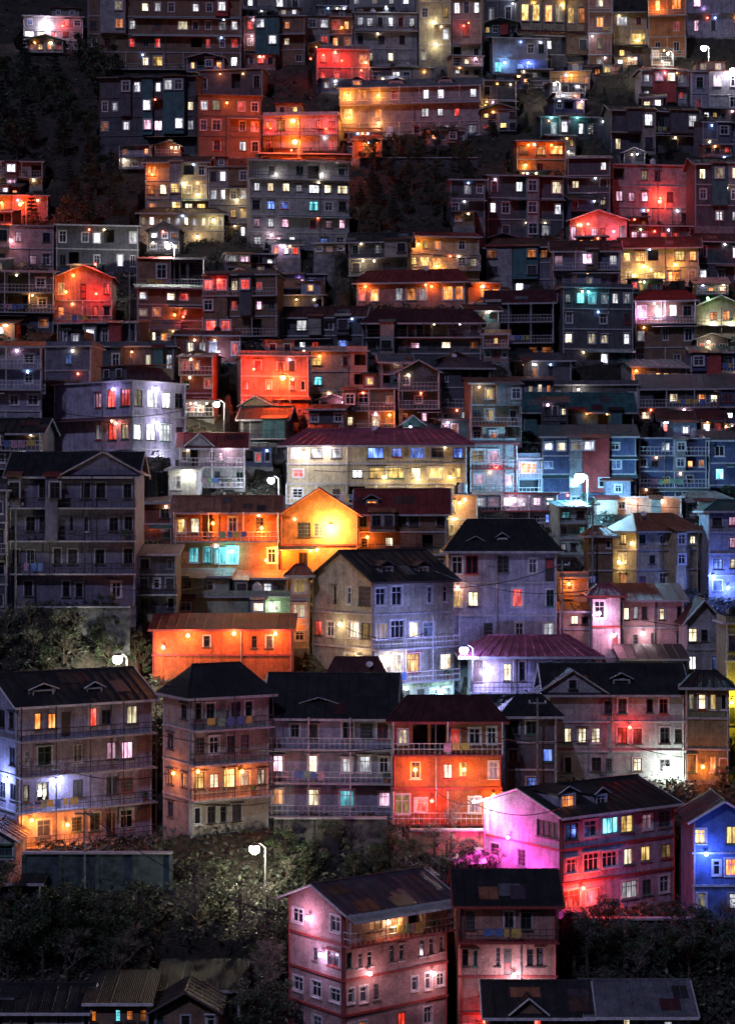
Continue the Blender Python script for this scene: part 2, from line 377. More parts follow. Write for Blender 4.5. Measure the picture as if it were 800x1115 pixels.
def build_house(h):
    c, yaw, W, L, s = solve(h, h['D']); F, S = h['F'], h['S']; n = len(F); sh = (h['yb']-h['ye'])/n/s; Ht = sh*n
    r = root(h['name'], h['lab'], h['cat'], c, yaw, GROUP)
    wm = wall_mat(h['wall']); fm = dict(pale=PALE, dark=DARKW, red=REDW)[h['frame']]
    tm = dict(pale=TRIM, dark=DTRIM, red=RTRIM)[h['trim']]; style = h['style'] if h['style'] is not None else RND.choice((0, 1, 1, 2))
    mb = MB(); rail_jobs = []; tr = MB()
    faces = [('F', Vector((-W/2,-L/2,0)), Vector((1,0,0)), Vector((0,-1,0)), W, F, 0)]
    if h['yaw'] > 9: faces.append(('S', Vector((-W/2,L/2,0)), Vector((0,-1,0)), Vector((-1,0,0)), L, S or ['d.d']*n, -math.pi/2))
    elif h['yaw'] < -9: faces.append(('S', Vector((W/2,-L/2,0)), Vector((0,1,0)), Vector((1,0,0)), L, S or ['d.d']*n, math.pi/2))
    for tagf, O, U, N, wd, rows, rz in faces:
        out = []; bay = None
        c0 = max(len(q.lstrip('=')) for q in rows)
        if tagf == 'F' and h['yb'] < 700 and wd > 5 and c0 >= 4 and sum(q[3] for q in h['lamps']) < 420 and RND.random() < .62:
            bay = []
            for _ in range(1+int(wd > 10)+int(wd > 15)+int(wd > 20)):
                i0 = RND.randrange(0, c0-1); i1 = i0+1+(RND.random() < .4); k0 = RND.randrange(0, n); q = (i0/c0, min(1, i1/c0), k0, RND.uniform(.6, 1.5))
                if all(q[1] < e[0]+1e-6 or q[0] > e[1]-1e-6 for e in bay): bay.append(q)
        for k, row in enumerate(reversed(rows)):
            ops = []; bal = row.startswith('='); row = row.lstrip('='); cnt = max(1, len(row)); slot = wd/cnt
            for i, ch in enumerate(row):
                if ch == '.' : continue
                uc = slot*(i+.5)+(RND.uniform(-.07,.07)*slot if ch not in '#%' and cnt > 2 else 0); lo = ch.lower()
                uc_bay = next((e for e in (bay or ()) if e[0] <= (i+.5)/cnt < e[1] and k >= e[2]), None)
                if uc_bay:
                    if ch in '#%|' : continue
                    ww = min(slot*.7, 1.4); ww = max(.3, round(ww, 1)); hh = round(sh*.5, 1)
                    loc = O+U*uc+Vector((0,0,k*sh+sh*.52))+N*(uc_bay[3]+.055)
                    add_window(r, loc, rz, ww, hh, 1, fm, 'd' if lo in 'dn' else lo); continue
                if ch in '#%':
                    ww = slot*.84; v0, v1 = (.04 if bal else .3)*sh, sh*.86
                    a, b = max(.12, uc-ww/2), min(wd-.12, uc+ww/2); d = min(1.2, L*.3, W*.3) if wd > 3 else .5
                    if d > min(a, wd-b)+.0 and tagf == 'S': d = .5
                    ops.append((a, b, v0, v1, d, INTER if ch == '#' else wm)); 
                    if ch == '%':
                        pc = O+U*(uc)+Vector((0,0,k*sh+v1-.12*sh))-N*(d*.5)
                        lb = MB(); lb.box(-.14,.14,-.14,.14,-.05,.05, glow_mat(LIT['w'], 14)); lb.obj('ceiling_lamp', r).location = pc
                        add_light('ceiling_lamp_light', r, pc-Vector((0,0,.25)), LIT['w'], 25, .12)
                    continue
                if ch == '|': ww = min(slot*.7, .95); v0, v1 = .03*sh, .74*sh
                elif ch == 'n': ww = min(slot*.45, .55); v0, v1 = .27*sh, .76*sh
                elif ch.isupper(): ww = min(slot*.80, 2.6); v0, v1 = .25*sh, .80*sh
                else: ww = min(slot*.62, 1.25); v0, v1 = .27*sh, .77*sh
                if ch != '|': ww *= RND.choice((.8, .9, 1, 1, 1.1)); v1 -= RND.choice((0, 0, .1, .2)); v0 += RND.choice((0, 0, 0, .1))
                if h['yb'] < 480 and not uc_bay: ww *= .88
                ww = round(ww, 1); hh = round(v1-v0, 1)
                if ww < .25: ww = .3
                if ww > slot*.84: ww = max(.2, math.floor(slot*8.4)/10)
                v1 = v0+hh
                ops.append((uc-ww/2, uc+ww/2, v0, v1, .22, DTRIM))
                loc = O+U*uc+Vector((0,0,k*sh+(v0+v1)/2))-N*.1
                if ch == '|':
                    db = MB(); db.box(-ww/2+.002, ww/2-.002, -.03, .03, -hh/2+.002, hh/2-.002, DARKW)
                    for zz in (-.22, .22): db.box(-ww/2+.12, ww/2-.12, -.05, -.032, hh*zz-hh*.16, hh*zz+hh*.16, REDW if RND.random() < .3 else DARKW)
                    put('door', db.mesh('door'), r, loc, rz)
                else:
                    f2, s2 = fm, style
                    if RND.random() < .45: f2 = RND.choice((PALE, DARKW, DARKW, REDW, GREENW, METAL)); s2 = RND.choice((0, 1, 2, 3))
                    add_window(r, loc, rz, ww, hh, s2, f2, 'd' if lo in 'dn' else lo)
            out.append(ops)
            z0 = k*sh
            if bal:
                bd = h['lbal']; p0 = O+Vector((0,0,z0)); bb = MB()
                def BP(u, d, z): return O+U*u+N*d+Vector((0,0,z0+z))
                u0, u1 = -.1, wd+.1
                bb.slab([BP(u0,.0,.0),BP(u0,bd,.0),BP(u1,bd,.0),BP(u1,.0,.0)], .16, tm)
                bo = bb.obj('balcony', r)
                rb = MB(); m2 = PALE if h['frame'] == 'pale' else DARKW
                for a2, b2 in (((u0+.05, bd-.06), (u1-.05, bd-.06)), ((u0+.05, .05), (u0+.05, bd-.06)), ((u1-.05, bd-.06), (u1-.05, .05))):
                    for zz in (.5, .98): rb.bar(BP(a2[0], a2[1], zz), BP(b2[0], b2[1], zz), .035, m2)
                    ln = math.hypot(b2[0]-a2[0], b2[1]-a2[1]); q = max(1, int(ln/.45))
                    for j in range(q+1):
                        f = j/q; uu, dd = a2[0]+(b2[0]-a2[0])*f, a2[1]+(b2[1]-a2[1])*f; rb.bar(BP(uu,dd,0), BP(uu,dd,.97), .022, m2)
                rb.obj('railing', bo)
                if h['nick'] and tagf == 'F' and 'pot' not in h and RND.random() < .5 and wd > 4:
                    h['pot'] = 1; pl = root('potted_plant', 'potted plant on a balcony of the %s' % h['nick'], 'potted plant', c+Matrix.Rotation(yaw, 3, 'Z')@BP(wd*RND.uniform(.55, .95), bd-.3, .02), 0, 'potted plants on the balconies')
                    pb = MB(); pb.lathe([(.12,0),(.2,.3),(.22,.34),(.16,.32)], plain('terracotta', (.35,.12,.06), .8), 10); pb.obj('pot', pl)
                    pb = MB(); leaf_cloud(pb, (0,0,.75), RND.uniform(.3, .55), 90, .12, POTLEAF, RND); pb.bar((0,0,.3),(0,0,.8),.02,BARK,4); pb.obj('foliage', pl)
                if h['nick'] and tagf == 'F' and 'lau' not in h and RND.random() < .42 and wd > 4:
                    h['lau'] = 1; lt = root('laundry', 'laundry hung on a balcony of the %s' % h['nick'], 'laundry', c, yaw, 'laundry on the balconies'); uu = wd*RND.uniform(.1, .5)
                    for j in range(RND.randint(3, 6)):
                        cw = RND.uniform(.35, .8); cm = plain('cloth_%d' % RND.randrange(6), RND.choice([(.6,.6,.62), (.45,.08,.08), (.1,.18,.45), (.55,.4,.12), (.2,.35,.25), (.5,.3,.4)]), .9)
                        if uu+cw > wd-.2: break
                        cb = MB(); dz = RND.uniform(.5, .8)
                        cb.slab([BP(uu,bd-.01,1.0-dz), BP(uu+cw,bd-.01,1.0-dz), BP(uu+cw,bd-.01,1.04), BP(uu,bd-.01,1.04)], -.03, cm); cb.obj('garment', lt); uu += cw+RND.uniform(.05, .3)
                if k < n:                                    # posts that carry the floor or roof above
                    q = max(1, int(wd/3.2)); 
                    for j in range(q+1):
                        pb = MB(); pu = .0+(wd)*j/q; pb.bar(BP(pu, bd-.12, .0), BP(pu, bd-.12, sh-.17), .06, m2)
                        pb.obj('post', r)
            elif k > 0:
                zz = z0; g = .07
                tr = MB()
                tr.slab([O+U*(-g)+N*.003+Vector((0,0,zz-.12)), O+U*(wd+g)+N*.003+Vector((0,0,zz-.12)), O+U*(wd+g)+N*.003+Vector((0,0,zz+.06)), O+U*(-g)+N*.003+Vector((0,0,zz+.06))], -.12, tm); tr.obj('floor_band', r)
        face(mb, O, U, N, wd, out, sh, wm, None)
        if tagf == 'F' and h['yb'] < 640 and wd > 4:
            for k in range(1, n):
                if RND.random() < .34 and not rows[n-1-(k-1)].startswith('=') :
                    a = wd*RND.choice((0, 0, .3, .5)); b = wd*(1 if a else RND.choice((1, 1, .6, .45))); z1 = k*sh-.14; o1 = RND.uniform(.7, 1.3); ab = MB(); am = roof_mat(RND.choice(('grey', 'rust', 'dark', 'maroon', 'tin', 'teal')))
                    ab.slab([O+U*(a-.2)+N*o1+Vector((0,0,z1-.38)), O+U*(b+.2)+N*o1+Vector((0,0,z1-.38)), O+U*(b+.2)+N*.15+Vector((0,0,z1)), O+U*(a-.2)+N*.15+Vector((0,0,z1))], .06, am)
                    ao = ab.obj('awning', r); ab = MB(); ab.bar(O+U*(a-.2)+N*(o1+.03)+Vector((0,0,z1-.4)), O+U*(b+.2)+N*(o1+.03)+Vector((0,0,z1-.4)), .05, PALE if RND.random() < .6 else METAL); ab.obj('edge_board', ao)
        if tagf == 'F' and h['yb'] < 640:
            for j in range(RND.choice((0, 1, 1, 2, 3))):  # glowing bulbs added at random as extra points of light
                cc_ = RND.choice([(1,.7,.35)]*3+[(1,.4,.1)]*2+[(1,.12,.05), (.9,.92,1), (1,.6,.8), (.3,.5,1)]); q = O+U*RND.uniform(.1*wd, .9*wd)+N*.2+Vector((0,0,RND.randrange(n)*sh+sh*.84))
                lb = MB(); lb.lathe([(.02,-.13),(.1,-.06),(.11,.02),(.05,.1)], glow_mat(cc_, 34), 8, tuple(q)); lb.bar(q+Vector((0,0,.1)), q+Vector((0,0,.1))-N*.2, .02, METAL, 4); lb.obj('added_bulb', r)
        for e in (bay or ()):
            bb = MB(); bay = e; a, b, z0 = wd*bay[0]+.05, wd*bay[1]-.05, bay[2]*sh-.02; pr = bay[3]; zt = Ht-.1
            w2 = wall_mat(RND.choice([h['wall'], h['wall'], 'brown', 'grey', 'dark', 'teal', 'red', 'stone']))
            bb.slab([O+U*a+N*pr+Vector((0,0,z0)), O+U*b+N*pr+Vector((0,0,z0)), O+U*b+N*pr+Vector((0,0,zt)), O+U*a+N*pr+Vector((0,0,zt))], pr-.01, w2)
            bo = bb.obj('bay', r); bb = MB(); rr = roof_mat(RND.choice(('grey', 'rust', 'dark', 'red', 'tin')))
            bb.slab([O+U*(a-.25)+N*(pr+.35)+Vector((0,0,zt)), O+U*(b+.25)+N*(pr+.35)+Vector((0,0,zt)), O+U*(b+.25)+N*.02+Vector((0,0,zt+.45)), O+U*(a-.25)+N*.02+Vector((0,0,zt+.45))], .07, rr)
            bb.obj('bay_roof', bo)
        if wd > 3:
            for u in (.0, wd):
                tr = MB(); tr.bar(O+U*(u+(.1 if u == 0 else -.1))+N*.04, O+U*(u+(.1 if u == 0 else -.1))+N*.04+Vector((0,0,Ht-.02)), .1, tm); tr.obj('corner_board', r)
        q = int(wd/6)
        if tagf == 'F' and q and RND.random() < .7:
            pp = MB(); u = wd*RND.uniform(.3, .7); base = O+U*u+N*.16
            pp.bar(base, base+Vector((0,0,Ht-.1)), .06, METAL, 6); pp.obj('drain_pipe', r)
    # hidden sides, floor, foundation
    x, y = W/2, L/2
    mb.poly([(x,y,0),(-x,y,0),(-x,y,Ht),(x,y,Ht)], wm)
    if h['yaw'] <= 9: mb.poly([(-x,y,0),(-x,-y,0),(-x,-y,Ht),(-x,y,Ht)], wm)
    if h['yaw'] >= -9: mb.poly([(x,-y,0),(x,y,0),(x,y,Ht),(x,-y,Ht)], wm)
    fb = MB(); fb.box(-x-.08, x+.08, -y-.08, y+.08, -h['found'], -.005, CONC)
    rt, rh, oh, rm = h['roof'], h['rh'], h['oh'], roof_mat(h['rc'])
    # gables
    rb = MB(); fas = MB(); vm = PALE if h['verge'] == 'pale' else (tm if h['verge'] is None else DARKW); th = .12
    def ribs(p0, p1, q0, q1, step=.9):
        ln = (Vector(p1)-Vector(p0)).length; k = int(ln/step)
        for j in range(1, k):
            f = j/k; a = Vector(p0).lerp(Vector(p1), f); b = Vector(q0).lerp(Vector(q1), f)
            nn = (Vector(p1)-Vector(p0)).cross(Vector(q0)-Vector(p0)).normalized()*.03
            rb.bar(a+nn, b+nn, .035, rm, 3)
    if rt == 'gx':
        mb.poly([(-x,y,Ht),(-x,-y,Ht),(-x,0,Ht+rh)], wm); mb.poly([(x,-y,Ht),(x,y,Ht),(x,0,Ht+rh)], wm)
        k = rh/y; ez = Ht-oh*k+.14; rz = Ht+rh+.14
        A, B, C2, D2 = (-x-.5,-y-oh,ez),(x+.5,-y-oh,ez),(x+.5,0,rz),(-x-.5,0,rz)
        rb.slab([A,B,C2,D2], th, rm); rb.slab([(x+.5,y+oh,ez),(-x-.5,y+oh,ez),(-x-.5,.001,rz),(x+.5,.001,rz)], th, rm)
        ribs(A, B, D2, C2)
        vA, vB, vD = Vector(A), Vector(B), Vector(D2); nn = (vB-vA).cross(vD-vA).normalized()
        for j in range(RND.choice((1, 2, 3, 4)) if W > 5 else 1):
            pu, pv, pw, ph_ = RND.uniform(0, .85), RND.uniform(0, .6), RND.uniform(.9, 2.4)/(2*x+1), RND.uniform(.25, .4)
            pm = roof_mat(RND.choice(('rust', 'grey', 'brown', 'dark', 'purple', 'maroon'))); q_ = [vA+(vB-vA)*uu+(vD-vA)*vv+nn*(.03+.012*j) for uu, vv in ((pu,pv),(min(1,pu+pw),pv),(min(1,pu+pw),pv+ph_),(pu,pv+ph_))]
            rb.slab(q_, .02, pm)
        rb.bar((-x-.52,0,rz+.03),(x+.52,0,rz+.03), .09, rm, 6)
        fas.box(-x-.5, x+.5, -y-oh-.06, -y-oh-.002, ez-.2, ez+.01, vm)
        for sx in (-1, 1):
            xx = sx*(x+.53)
            for sy in (-1, 1): fas.bar((xx, sy*(y+oh), ez-.06), (xx, 0, rz-.06), .09, vm)
    elif rt == 'gy':
        mb.poly([(-x,-y,Ht),(x,-y,Ht),(0,-y,Ht+rh)], wm); mb.poly([(x,y,Ht),(-x,y,Ht),(0,y,Ht+rh)], wm)
        k = rh/x; ez = Ht-.5*k+.14; rz = Ht+rh+.14
        A, B, C2, D2 = (-x-.5,y+.3,ez),(-x-.5,-y-oh,ez),(0,-y-oh,rz),(0,y+.3,rz)
        rb.slab([A,B,C2,D2], th, rm); ribs(A, B, D2, C2)
        A, B, C2, D2 = (x+.5,-y-oh,ez),(x+.5,y+.3,ez),(.001,y+.3,rz),(.001,-y-oh,rz)
        rb.slab([A,B,C2,D2], th, rm); ribs(A, B, D2, C2); rb.bar((0,-y-oh-.02,rz+.03),(0,y+.3,rz+.03), .09, rm, 6)
        for sx in (-1, 1): fas.bar((sx*(x+.5),-y-oh-.04,ez-.07),(0,-y-oh-.04,rz-.07), .1, vm)
    elif rt == 'hip':
        k = min(x, y)*.5; rl = max(.0, x-k); ry = max(0, y-k) if x < y else 0
        ez = Ht-oh*rh/y*.8+.16; rz = Ht+rh; X, Y = x+oh, y+oh; rl = max(rl, .05)
        a, b, c_, d = (-X,-Y,ez),(X,-Y,ez),(X,Y,ez),(-X,Y,ez); p, q = (-rl,0,rz),(rl,0,rz)
        rb.slab([a,b,q,p], th, rm); rb.slab([c_,d,p,q], th, rm); rb.slab([b,c_,q], th, rm); rb.slab([d,a,p], th, rm)
        ribs(a, b, p, q)
        for e in ((a,p),(b,q),(p,q)): rb.bar(Vector(e[0])+Vector((0,0,.04)), Vector(e[1])+Vector((0,0,.04)), .07, rm, 5)
        fas.box(-X, X, -Y-.06, -Y-.003, ez-.22, ez+.01, vm)
        fas.box(-X-.06, -X-.003, -Y, Y, ez-.22, ez+.01, vm); fas.box(X+.003, X+.06, -Y, Y, ez-.22, ez+.01, vm)
        rb.box(-x+.1, x-.1, -y+.1, y-.1, Ht-.02, Ht+.04, rm)
    elif rt == 'shed':
        A, B, C2, D2 = (-x-.4,-y-oh,Ht+.1),(x+.4,-y-oh,Ht+.1),(x+.4,y,Ht+rh),(-x-.4,y,Ht+rh)
        rb.slab([A,B,C2,D2], th, rm); ribs(A, B, D2, C2); fas.box(-x-.4, x+.4, -y-oh-.06, -y-oh-.003, Ht-.12, Ht+.1, vm)
        mb.poly([(-x,y,Ht),(-x,-y,Ht),(-x,-y,Ht+.08),(-x,y,Ht+rh-.14)], wm); mb.poly([(x,-y,Ht),(x,y,Ht),(x,y,Ht+rh-.14),(x,-y,Ht+.08)], wm)
    else:
        o2 = min(.35, oh); rb.box(-x-o2, x+o2, -y-o2, y+o2, Ht+.003, Ht+.18, tm)
        if rt == 'flat':
            for (a, b, c_, d) in ((-x, x, -y, -y+.12), (-x, -x+.12, -y+.122, y), (x-.12, x, -y+.122, y)):
                rb.box(a, b, c_, d, Ht+.183, Ht+.75, wm)
    if h['fg']:                                  # front cross gable: (centre fraction, width m, height m, window char)
        for (f, gw, gh, gch) in h['fg']:
            gx = -x+W*f; yf = -y-oh*.55
            gm = MB(); gm.slab([(gx-gw/2,yf,Ht),(gx+gw/2,yf,Ht),(gx,yf,Ht+gh)], .15, wm)
            for sg in (-1, 1):
                e0 = (gx+sg*(gw/2+.3), yf-.3, Ht-.12+.1); e1 = (gx+sg*(gw/2+.3), .0, Ht-.12+.1); t0 = (gx+sg*.001, yf-.3, Ht+gh+.12); t1 = (gx+sg*.001, 0, Ht+gh+.12)
                gm.slab([e1,e0,t0,t1] if sg < 0 else [e0,e1,t1,t0], .1, rm)
                gm.bar((e0[0],e0[1]-.04,e0[2]-.05),(t0[0],t0[1]-.04,t0[2]-.05), .08, vm)
            g = gm.obj('front_gable', r)
            if gch != '.': put('window', win_mesh(.7, .8, 1, fm), g, (gx, yf-.02, Ht+gh*.38)); put('pane', pane_mesh(.7, .8, GLASS if gch in 'dn' else lit_mat(gch)), g, (gx, yf-.012, Ht+gh*.38))
    for (f, dw, dh, dch) in h['dorm']:
        gx = -x+W*f; yf = -y+min(1.2, L*.15); zb = Ht+.1; dm = MB()
        dm.box(gx-dw/2, gx+dw/2, yf, min(-.1, yf+3), zb, zb+dh, wm)
        for sg in (-1, 1):
            e0 = (gx+sg*(dw/2+.2), yf-.3, zb+dh-.05); e1 = (gx+sg*(dw/2+.2), yf+3, zb+dh-.05); t0 = (gx+sg*.001, yf-.3, zb+dh+.5); t1 = (gx+sg*.001, yf+3, zb+dh+.5)
            dm.slab([e1,e0,t0,t1] if sg < 0 else [e0,e1,t1,t0], .08, rm); dm.bar((e0[0],e0[1]-.03,e0[2]),(t0[0],t0[1]-.03,t0[2]), .06, vm)
        g = dm.obj('dormer', r)
        if dch != '.':
            ww = round(min(dw*.7, 2), 1); hh = round(dh*.66, 1)
            put('window', win_mesh(ww, hh, 1, fm), g, (gx, yf-.055, zb+dh*.5)); put('pane', pane_mesh(ww, hh, GLASS if dch == 'd' else lit_mat(dch)), g, (gx, yf-.04, zb+dh*.5))
    if h['canopy']:
        cm = roof_mat(h['canopy']); cb = MB(); o1 = 1.7
        cb.slab([(-x-.3,-y-o1,Ht-.62),(x+.5,-y-o1,Ht-.62),(x+.5,-y-.02,Ht-.16),(-x-.3,-y-.02,Ht-.16)], .08, cm); co_ = cb.obj('canopy', r)
        cb = MB(); cb.box(-x-.3, x+.5, -y-o1-.06, -y-o1-.003, Ht-.8, Ht-.6, PALE); cb.obj('edge_board', co_)
    ro = rb.obj('roof', r)
    if h['chim']:
        cb = MB(); cx = x*RND.uniform(-.5, .5); zt = Ht+rh
        cb.box(cx-.3, cx+.3, .1, .7, Ht+.3, zt+.9, CONC); cb.box(cx-.38, cx+.38, .02, .78, zt+.9, zt+1.0, TRIM); cb.obj('chimney', ro)
    if fas.v: fas.obj('fascia', ro)
    mb.obj('walls', r); fb.obj('foundation', r)
    # wall lamps, given in photograph pixels on the wall they hang from
    inv = Matrix.Rotation(-yaw, 3, 'Z')
    for (px, py, col, power) in h['lamps']:
        d = inv@ray(px, py, 1.0); o = inv@(-c)
        side = h['xc'] is not None and ((h['yaw'] > 9 and px < h['xc']) or (h['yaw'] < -9 and px > h['xc']))
        if side:
            sx = -x if h['yaw'] > 0 else x; t = (sx-o.x)/d.x; N = Vector((-1 if sx < 0 else 1, 0, 0))
        else: t = (-y-o.y)/d.y; N = Vector((0,-1,0))
        p = o+d*t; colr = LIT[col] if isinstance(col, str) else col
        lb = MB(); q = p+N*.30; up = Vector((0,0,1))
        lb.bar(p+up*.25, q+up*.25, .03, METAL, 5); lb.bar(q+up*.28, q+up*.16, .2, METAL, 8, .1)
        lo = lb.obj('wall_lamp', r); bb = MB(); bb.lathe([(.02,-.15),(.13,-.1),(.17,0),(.13,.1),(.05,.15)], glow_mat(colr, 30), 8, tuple(q))
        bb.obj('bulb', lo); add_light('wall_lamp_light', r, p+N*1.1-up*.1, colr, power, .2)
    if h['yb'] < 570 and RND.random() < .45 and not h['lamps']:  # lamp added at random to spread small pools of light
        u = RND.uniform(-x*.8, x*.8); k = RND.randrange(n); p = Vector((u, -y, k*sh+sh*.86)); q = p+Vector((0,-.3,0))
        colr = RND.choice([(1,.75,.4), (1,.75,.4), (1,.45,.12), (1,.25,.08), (.8,.85,1), (1,.55,.7), (1,.9,.7)])
        lb = MB(); lb.bar(p, q, .03, METAL, 5); lb.bar(q+Vector((0,0,.14)), q+Vector((0,0,.02)), .18, METAL, 8, .1)
        lo = lb.obj('wall_lamp', r); bb = MB(); bb.lathe([(.02,-.15),(.11,-.1),(.13,-.02),(.1,.02)], glow_mat(colr, 25), 8, tuple(q)); bb.obj('bulb', lo)
        add_light('wall_lamp_light', r, p+Vector((0,-1.0,-.3)), colr, RND.uniform(25, 80), .15)
    if h['nick'] and RND.random() < .16 and rt in ('gx', 'hip', 'slab', 'flat') and W > 5:
        dx = RND.uniform(-.6, .6)*x; dz = Ht+(.3 if rt in ('slab', 'flat') else rh*.5); dy = -y*.4
        loc = c+Matrix.Rotation(yaw, 3, 'Z')@Vector((dx, dy, dz)); satellite_dish(loc, h['nick'])
    auto = []
    if h['nick'] and rt in ('slab', 'flat') and not h['tanks']:
        for j in range(RND.choice((0, 1, 1, 2))): auto.append((RND.uniform(.12, .85), RND.uniform(.25, .6), RND.choice(('black', 'black', 'white'))))
    if rt in ('slab', 'flat') and W > 4.5 and h['yb'] < 640 and RND.random() < .6:
        rw = W*RND.uniform(.25, .5); rx = RND.uniform(-x+rw/2+.2, x-rw/2-.2); y0, y1 = -y+RND.uniform(.3, 1.5), y-.3; hh_ = RND.uniform(1.7, 2.3)
        w2 = wall_mat(RND.choice([h['wall'], 'dark', 'brown', 'bluegrey', 'stone'])); bb = MB(); bb.box(rx-rw/2, rx+rw/2, y0, y1, Ht+.19, Ht+hh_, w2); bo = bb.obj('rooftop_room', r)
        rr = roof_mat(RND.choice(('grey', 'rust', 'dark', 'red', 'tin'))); bb = MB()
        bb.slab([(rx-rw/2-.3,y0-.5,Ht+hh_+.02),(rx+rw/2+.3,y0-.5,Ht+hh_+.02),(rx+rw/2+.3,y1,Ht+hh_+.5),(rx-rw/2-.3,y1,Ht+hh_+.5)], .07, rr); bb.obj('tin_roof', bo)
        kk = max(1, int(rw/1.8))
        for j in range(kk):
            ch = RND.choice('dddwyok'); put('window', win_mesh(.8, .9, 1, fm), bo, (rx-rw/2+rw*(j+.5)/kk, y0-.055, Ht+hh_*.55)); put('pane', pane_mesh(.8, .9, GLASS if ch == 'd' else lit_mat(ch)), bo, (rx-rw/2+rw*(j+.5)/kk, y0-.04, Ht+hh_*.55))
    used = set()
    for (f, g, kind) in list(h['tanks'])+auto:
        if auto and (kind in used): continue
        used.add(kind)
        loc = c+Matrix.Rotation(yaw, 3, 'Z')@Vector((-x+W*f, -y+L*g, Ht+.19)); water_tank(loc, kind, h['nick'])

def satellite_dish(loc, nick):
    t = root('satellite_dish', 'pale satellite dish on roof of the %s' % nick, 'satellite dish', loc, RND.uniform(-.6, .6), 'satellite dishes on the roofs')
    b = MB(); b.bar((0,0,-.3),(0,0,.8), .035, METAL, 6); b.obj('mast', t)
    b = MB(); n = 12; rings = [(.05,0),(.2,.05),(.34,.13)]; cen = Vector((0,-.1,.85)); ax = Vector((0,-.8,.6)); u = Vector((1,0,0)); v = ax.cross(u)
    pts = [[cen+(u*math.cos(w*6.283/n)+v*math.sin(w*6.283/n))*r_+ax*d_ for w in range(n)] for r_, d_ in rings]
    b.poly(pts[0], PALE)
    for a_, c_ in zip(pts, pts[1:]):
        for k in range(n): b.poly([a_[k], a_[(k+1)%n], c_[(k+1)%n], c_[k]], PALE)
    b.obj('dish', t); b = MB(); b.bar(cen-v*.4, cen+ax*.5, .02, METAL, 5); b.bar(cen+ax*.5, cen+ax*.58, .05, METAL, 6); b.obj('feed_arm', t)
def water_tank(loc, kind, nick):
    t = root('water_tank', '%s water tank on roof of the %s' % (kind, nick), 'water tank', loc, 0, 'water tanks on the roofs')
    m = BLACKP if kind == 'black' else plain('white_plastic', (.6,.6,.62), .4)
    b = MB(); pr = [(.5,0),(.52,.1),(.5,.14),(.52,.4),(.5,.44),(.52,.7),(.5,.74),(.5,.9),(.3,1.1),(.2,1.12)]; b.lathe(pr, m, 14, (0,0,.15)); b.obj('tank_body', t)
    b = MB(); b.lathe([(.22,0),(.22,.08),(.12,.12)], m, 12, (0,0,1.27)); b.obj('lid', t)
    b = MB(); b.box(-.5,.5,-.5,.5,0,.14, CONC); b.obj('plinth', t)

# ------------------------------------------------------------------ lamps, poles, trees
def front_D(x, y, D):
    best = D
    for P in PLACED:
        h = P['h']
        if h['x0']-4 <= x <= h['x1']+4 and h['ye']-12 <= y <= h['yb']+3: best = min(best, P['D']-1.6)
    return best
def street_lamp(lab, x, y, yb, col, power, head=.42, glow=60, pole=True, D=None, spot=False, grp='street lamps glaring on the hillside', lcol=None):
    head *= .72
    D = D or front_D(x, y, Dsurf(x, yb))-(2.2 if lcol else 0); P = ray(x, y, D); X, Y = P.x, P.y
    gz = max(ground_z(X+.9, Y), P.z-14)
    gz = min(gz, P.z-3)
    t = root('street_lamp', lab, 'street lamp', (X+.9, Y, gz), 0, grp); hgt = P.z-gz
    b = MB(); b.bar((0,0,-1.2),(0,0,hgt+.2), .1, METAL, 8, .06); b.bar((0,0,-1.2),(0,0,.5),.16,METAL,8); b.obj('pole', t)
    b = MB(); b.bar((0,0,hgt+.15),(-.45,0,hgt+.5),.04,METAL,6); b.bar((-.45,0,hgt+.5),(-.9,0,hgt+.46),.04,METAL,6); b.obj('arm', t)
    b = MB(); b.lathe([(head*.85,0),(head*.8,.1),(head*.4,.2),(.08,.25)], METAL, 14, (-.9,0,hgt+head*.62)); lh = b.obj('lamp_head', t)
    b = MB(); b.lathe([(.03*head,-head)]+[(head*math.cos(math.radians(a)), head*math.sin(math.radians(a))) for a in range(-70, 45, 14)], glow_mat(col, glow), 16, (-.9,0,hgt)); b.obj('bulb', lh)  # ball made wider than its housing to stand for the lamp's glare
    add_light('street_lamp_light', t, (-.9, -head-.25, hgt-head*.6-.25), lcol or col, power, .3)
    return t
def pole(lab, x, yt, yb, wires=(), cat='utility pole'):
    D = front_D(x, (yt+yb)/2, Dsurf(x, yb)); T = ray(x, yt, D); gz = min(ground_z(T.x, T.y), ray(x, yb, D).z)
    t = root('utility_pole', lab, cat, (T.x, T.y, gz), 0, 'utility poles between the houses'); hg = T.z-gz
    b = MB(); b.bar((0,0,-1),(0,0,hg), .13, CONC, 8, .08); b.obj('pole', t)
    b = MB(); b.box(-.8,.8,-.05,.05,hg-.55,hg-.42, METAL); b.obj('crossarm', t)
    for xx in (-.7, 0, .7):
        b = MB(); b.lathe([(.05,0),(.08,.06),(.05,.12),(.07,.18),(.02,.22)], PALE, 8, (xx,0,hg-.42)); b.obj('insulator', t)
    return T
LEAF = None
def leaf_mat(name, col):
    m, t, b = nt(name); v, info = coords(t); n = noise(t, .9, 4, v)
    c = ramp(t, n.outputs['Fac'], [(.32, tuple(x*.35 for x in col)), (.5, col), (.68, tuple(x*2.0 for x in col))])
    g = t.nodes.new('ShaderNodeNewGeometry')
    link(t, mixc(t, c, ramp(t, g.outputs['Random Per Island'], [(0, (.4,.4,.45)), (1, (1.5,1.5,1.5))]), .8, 'MULTIPLY'), b.inputs['Base Color'])
    b.inputs['Roughness'].default_value = .5
    return m
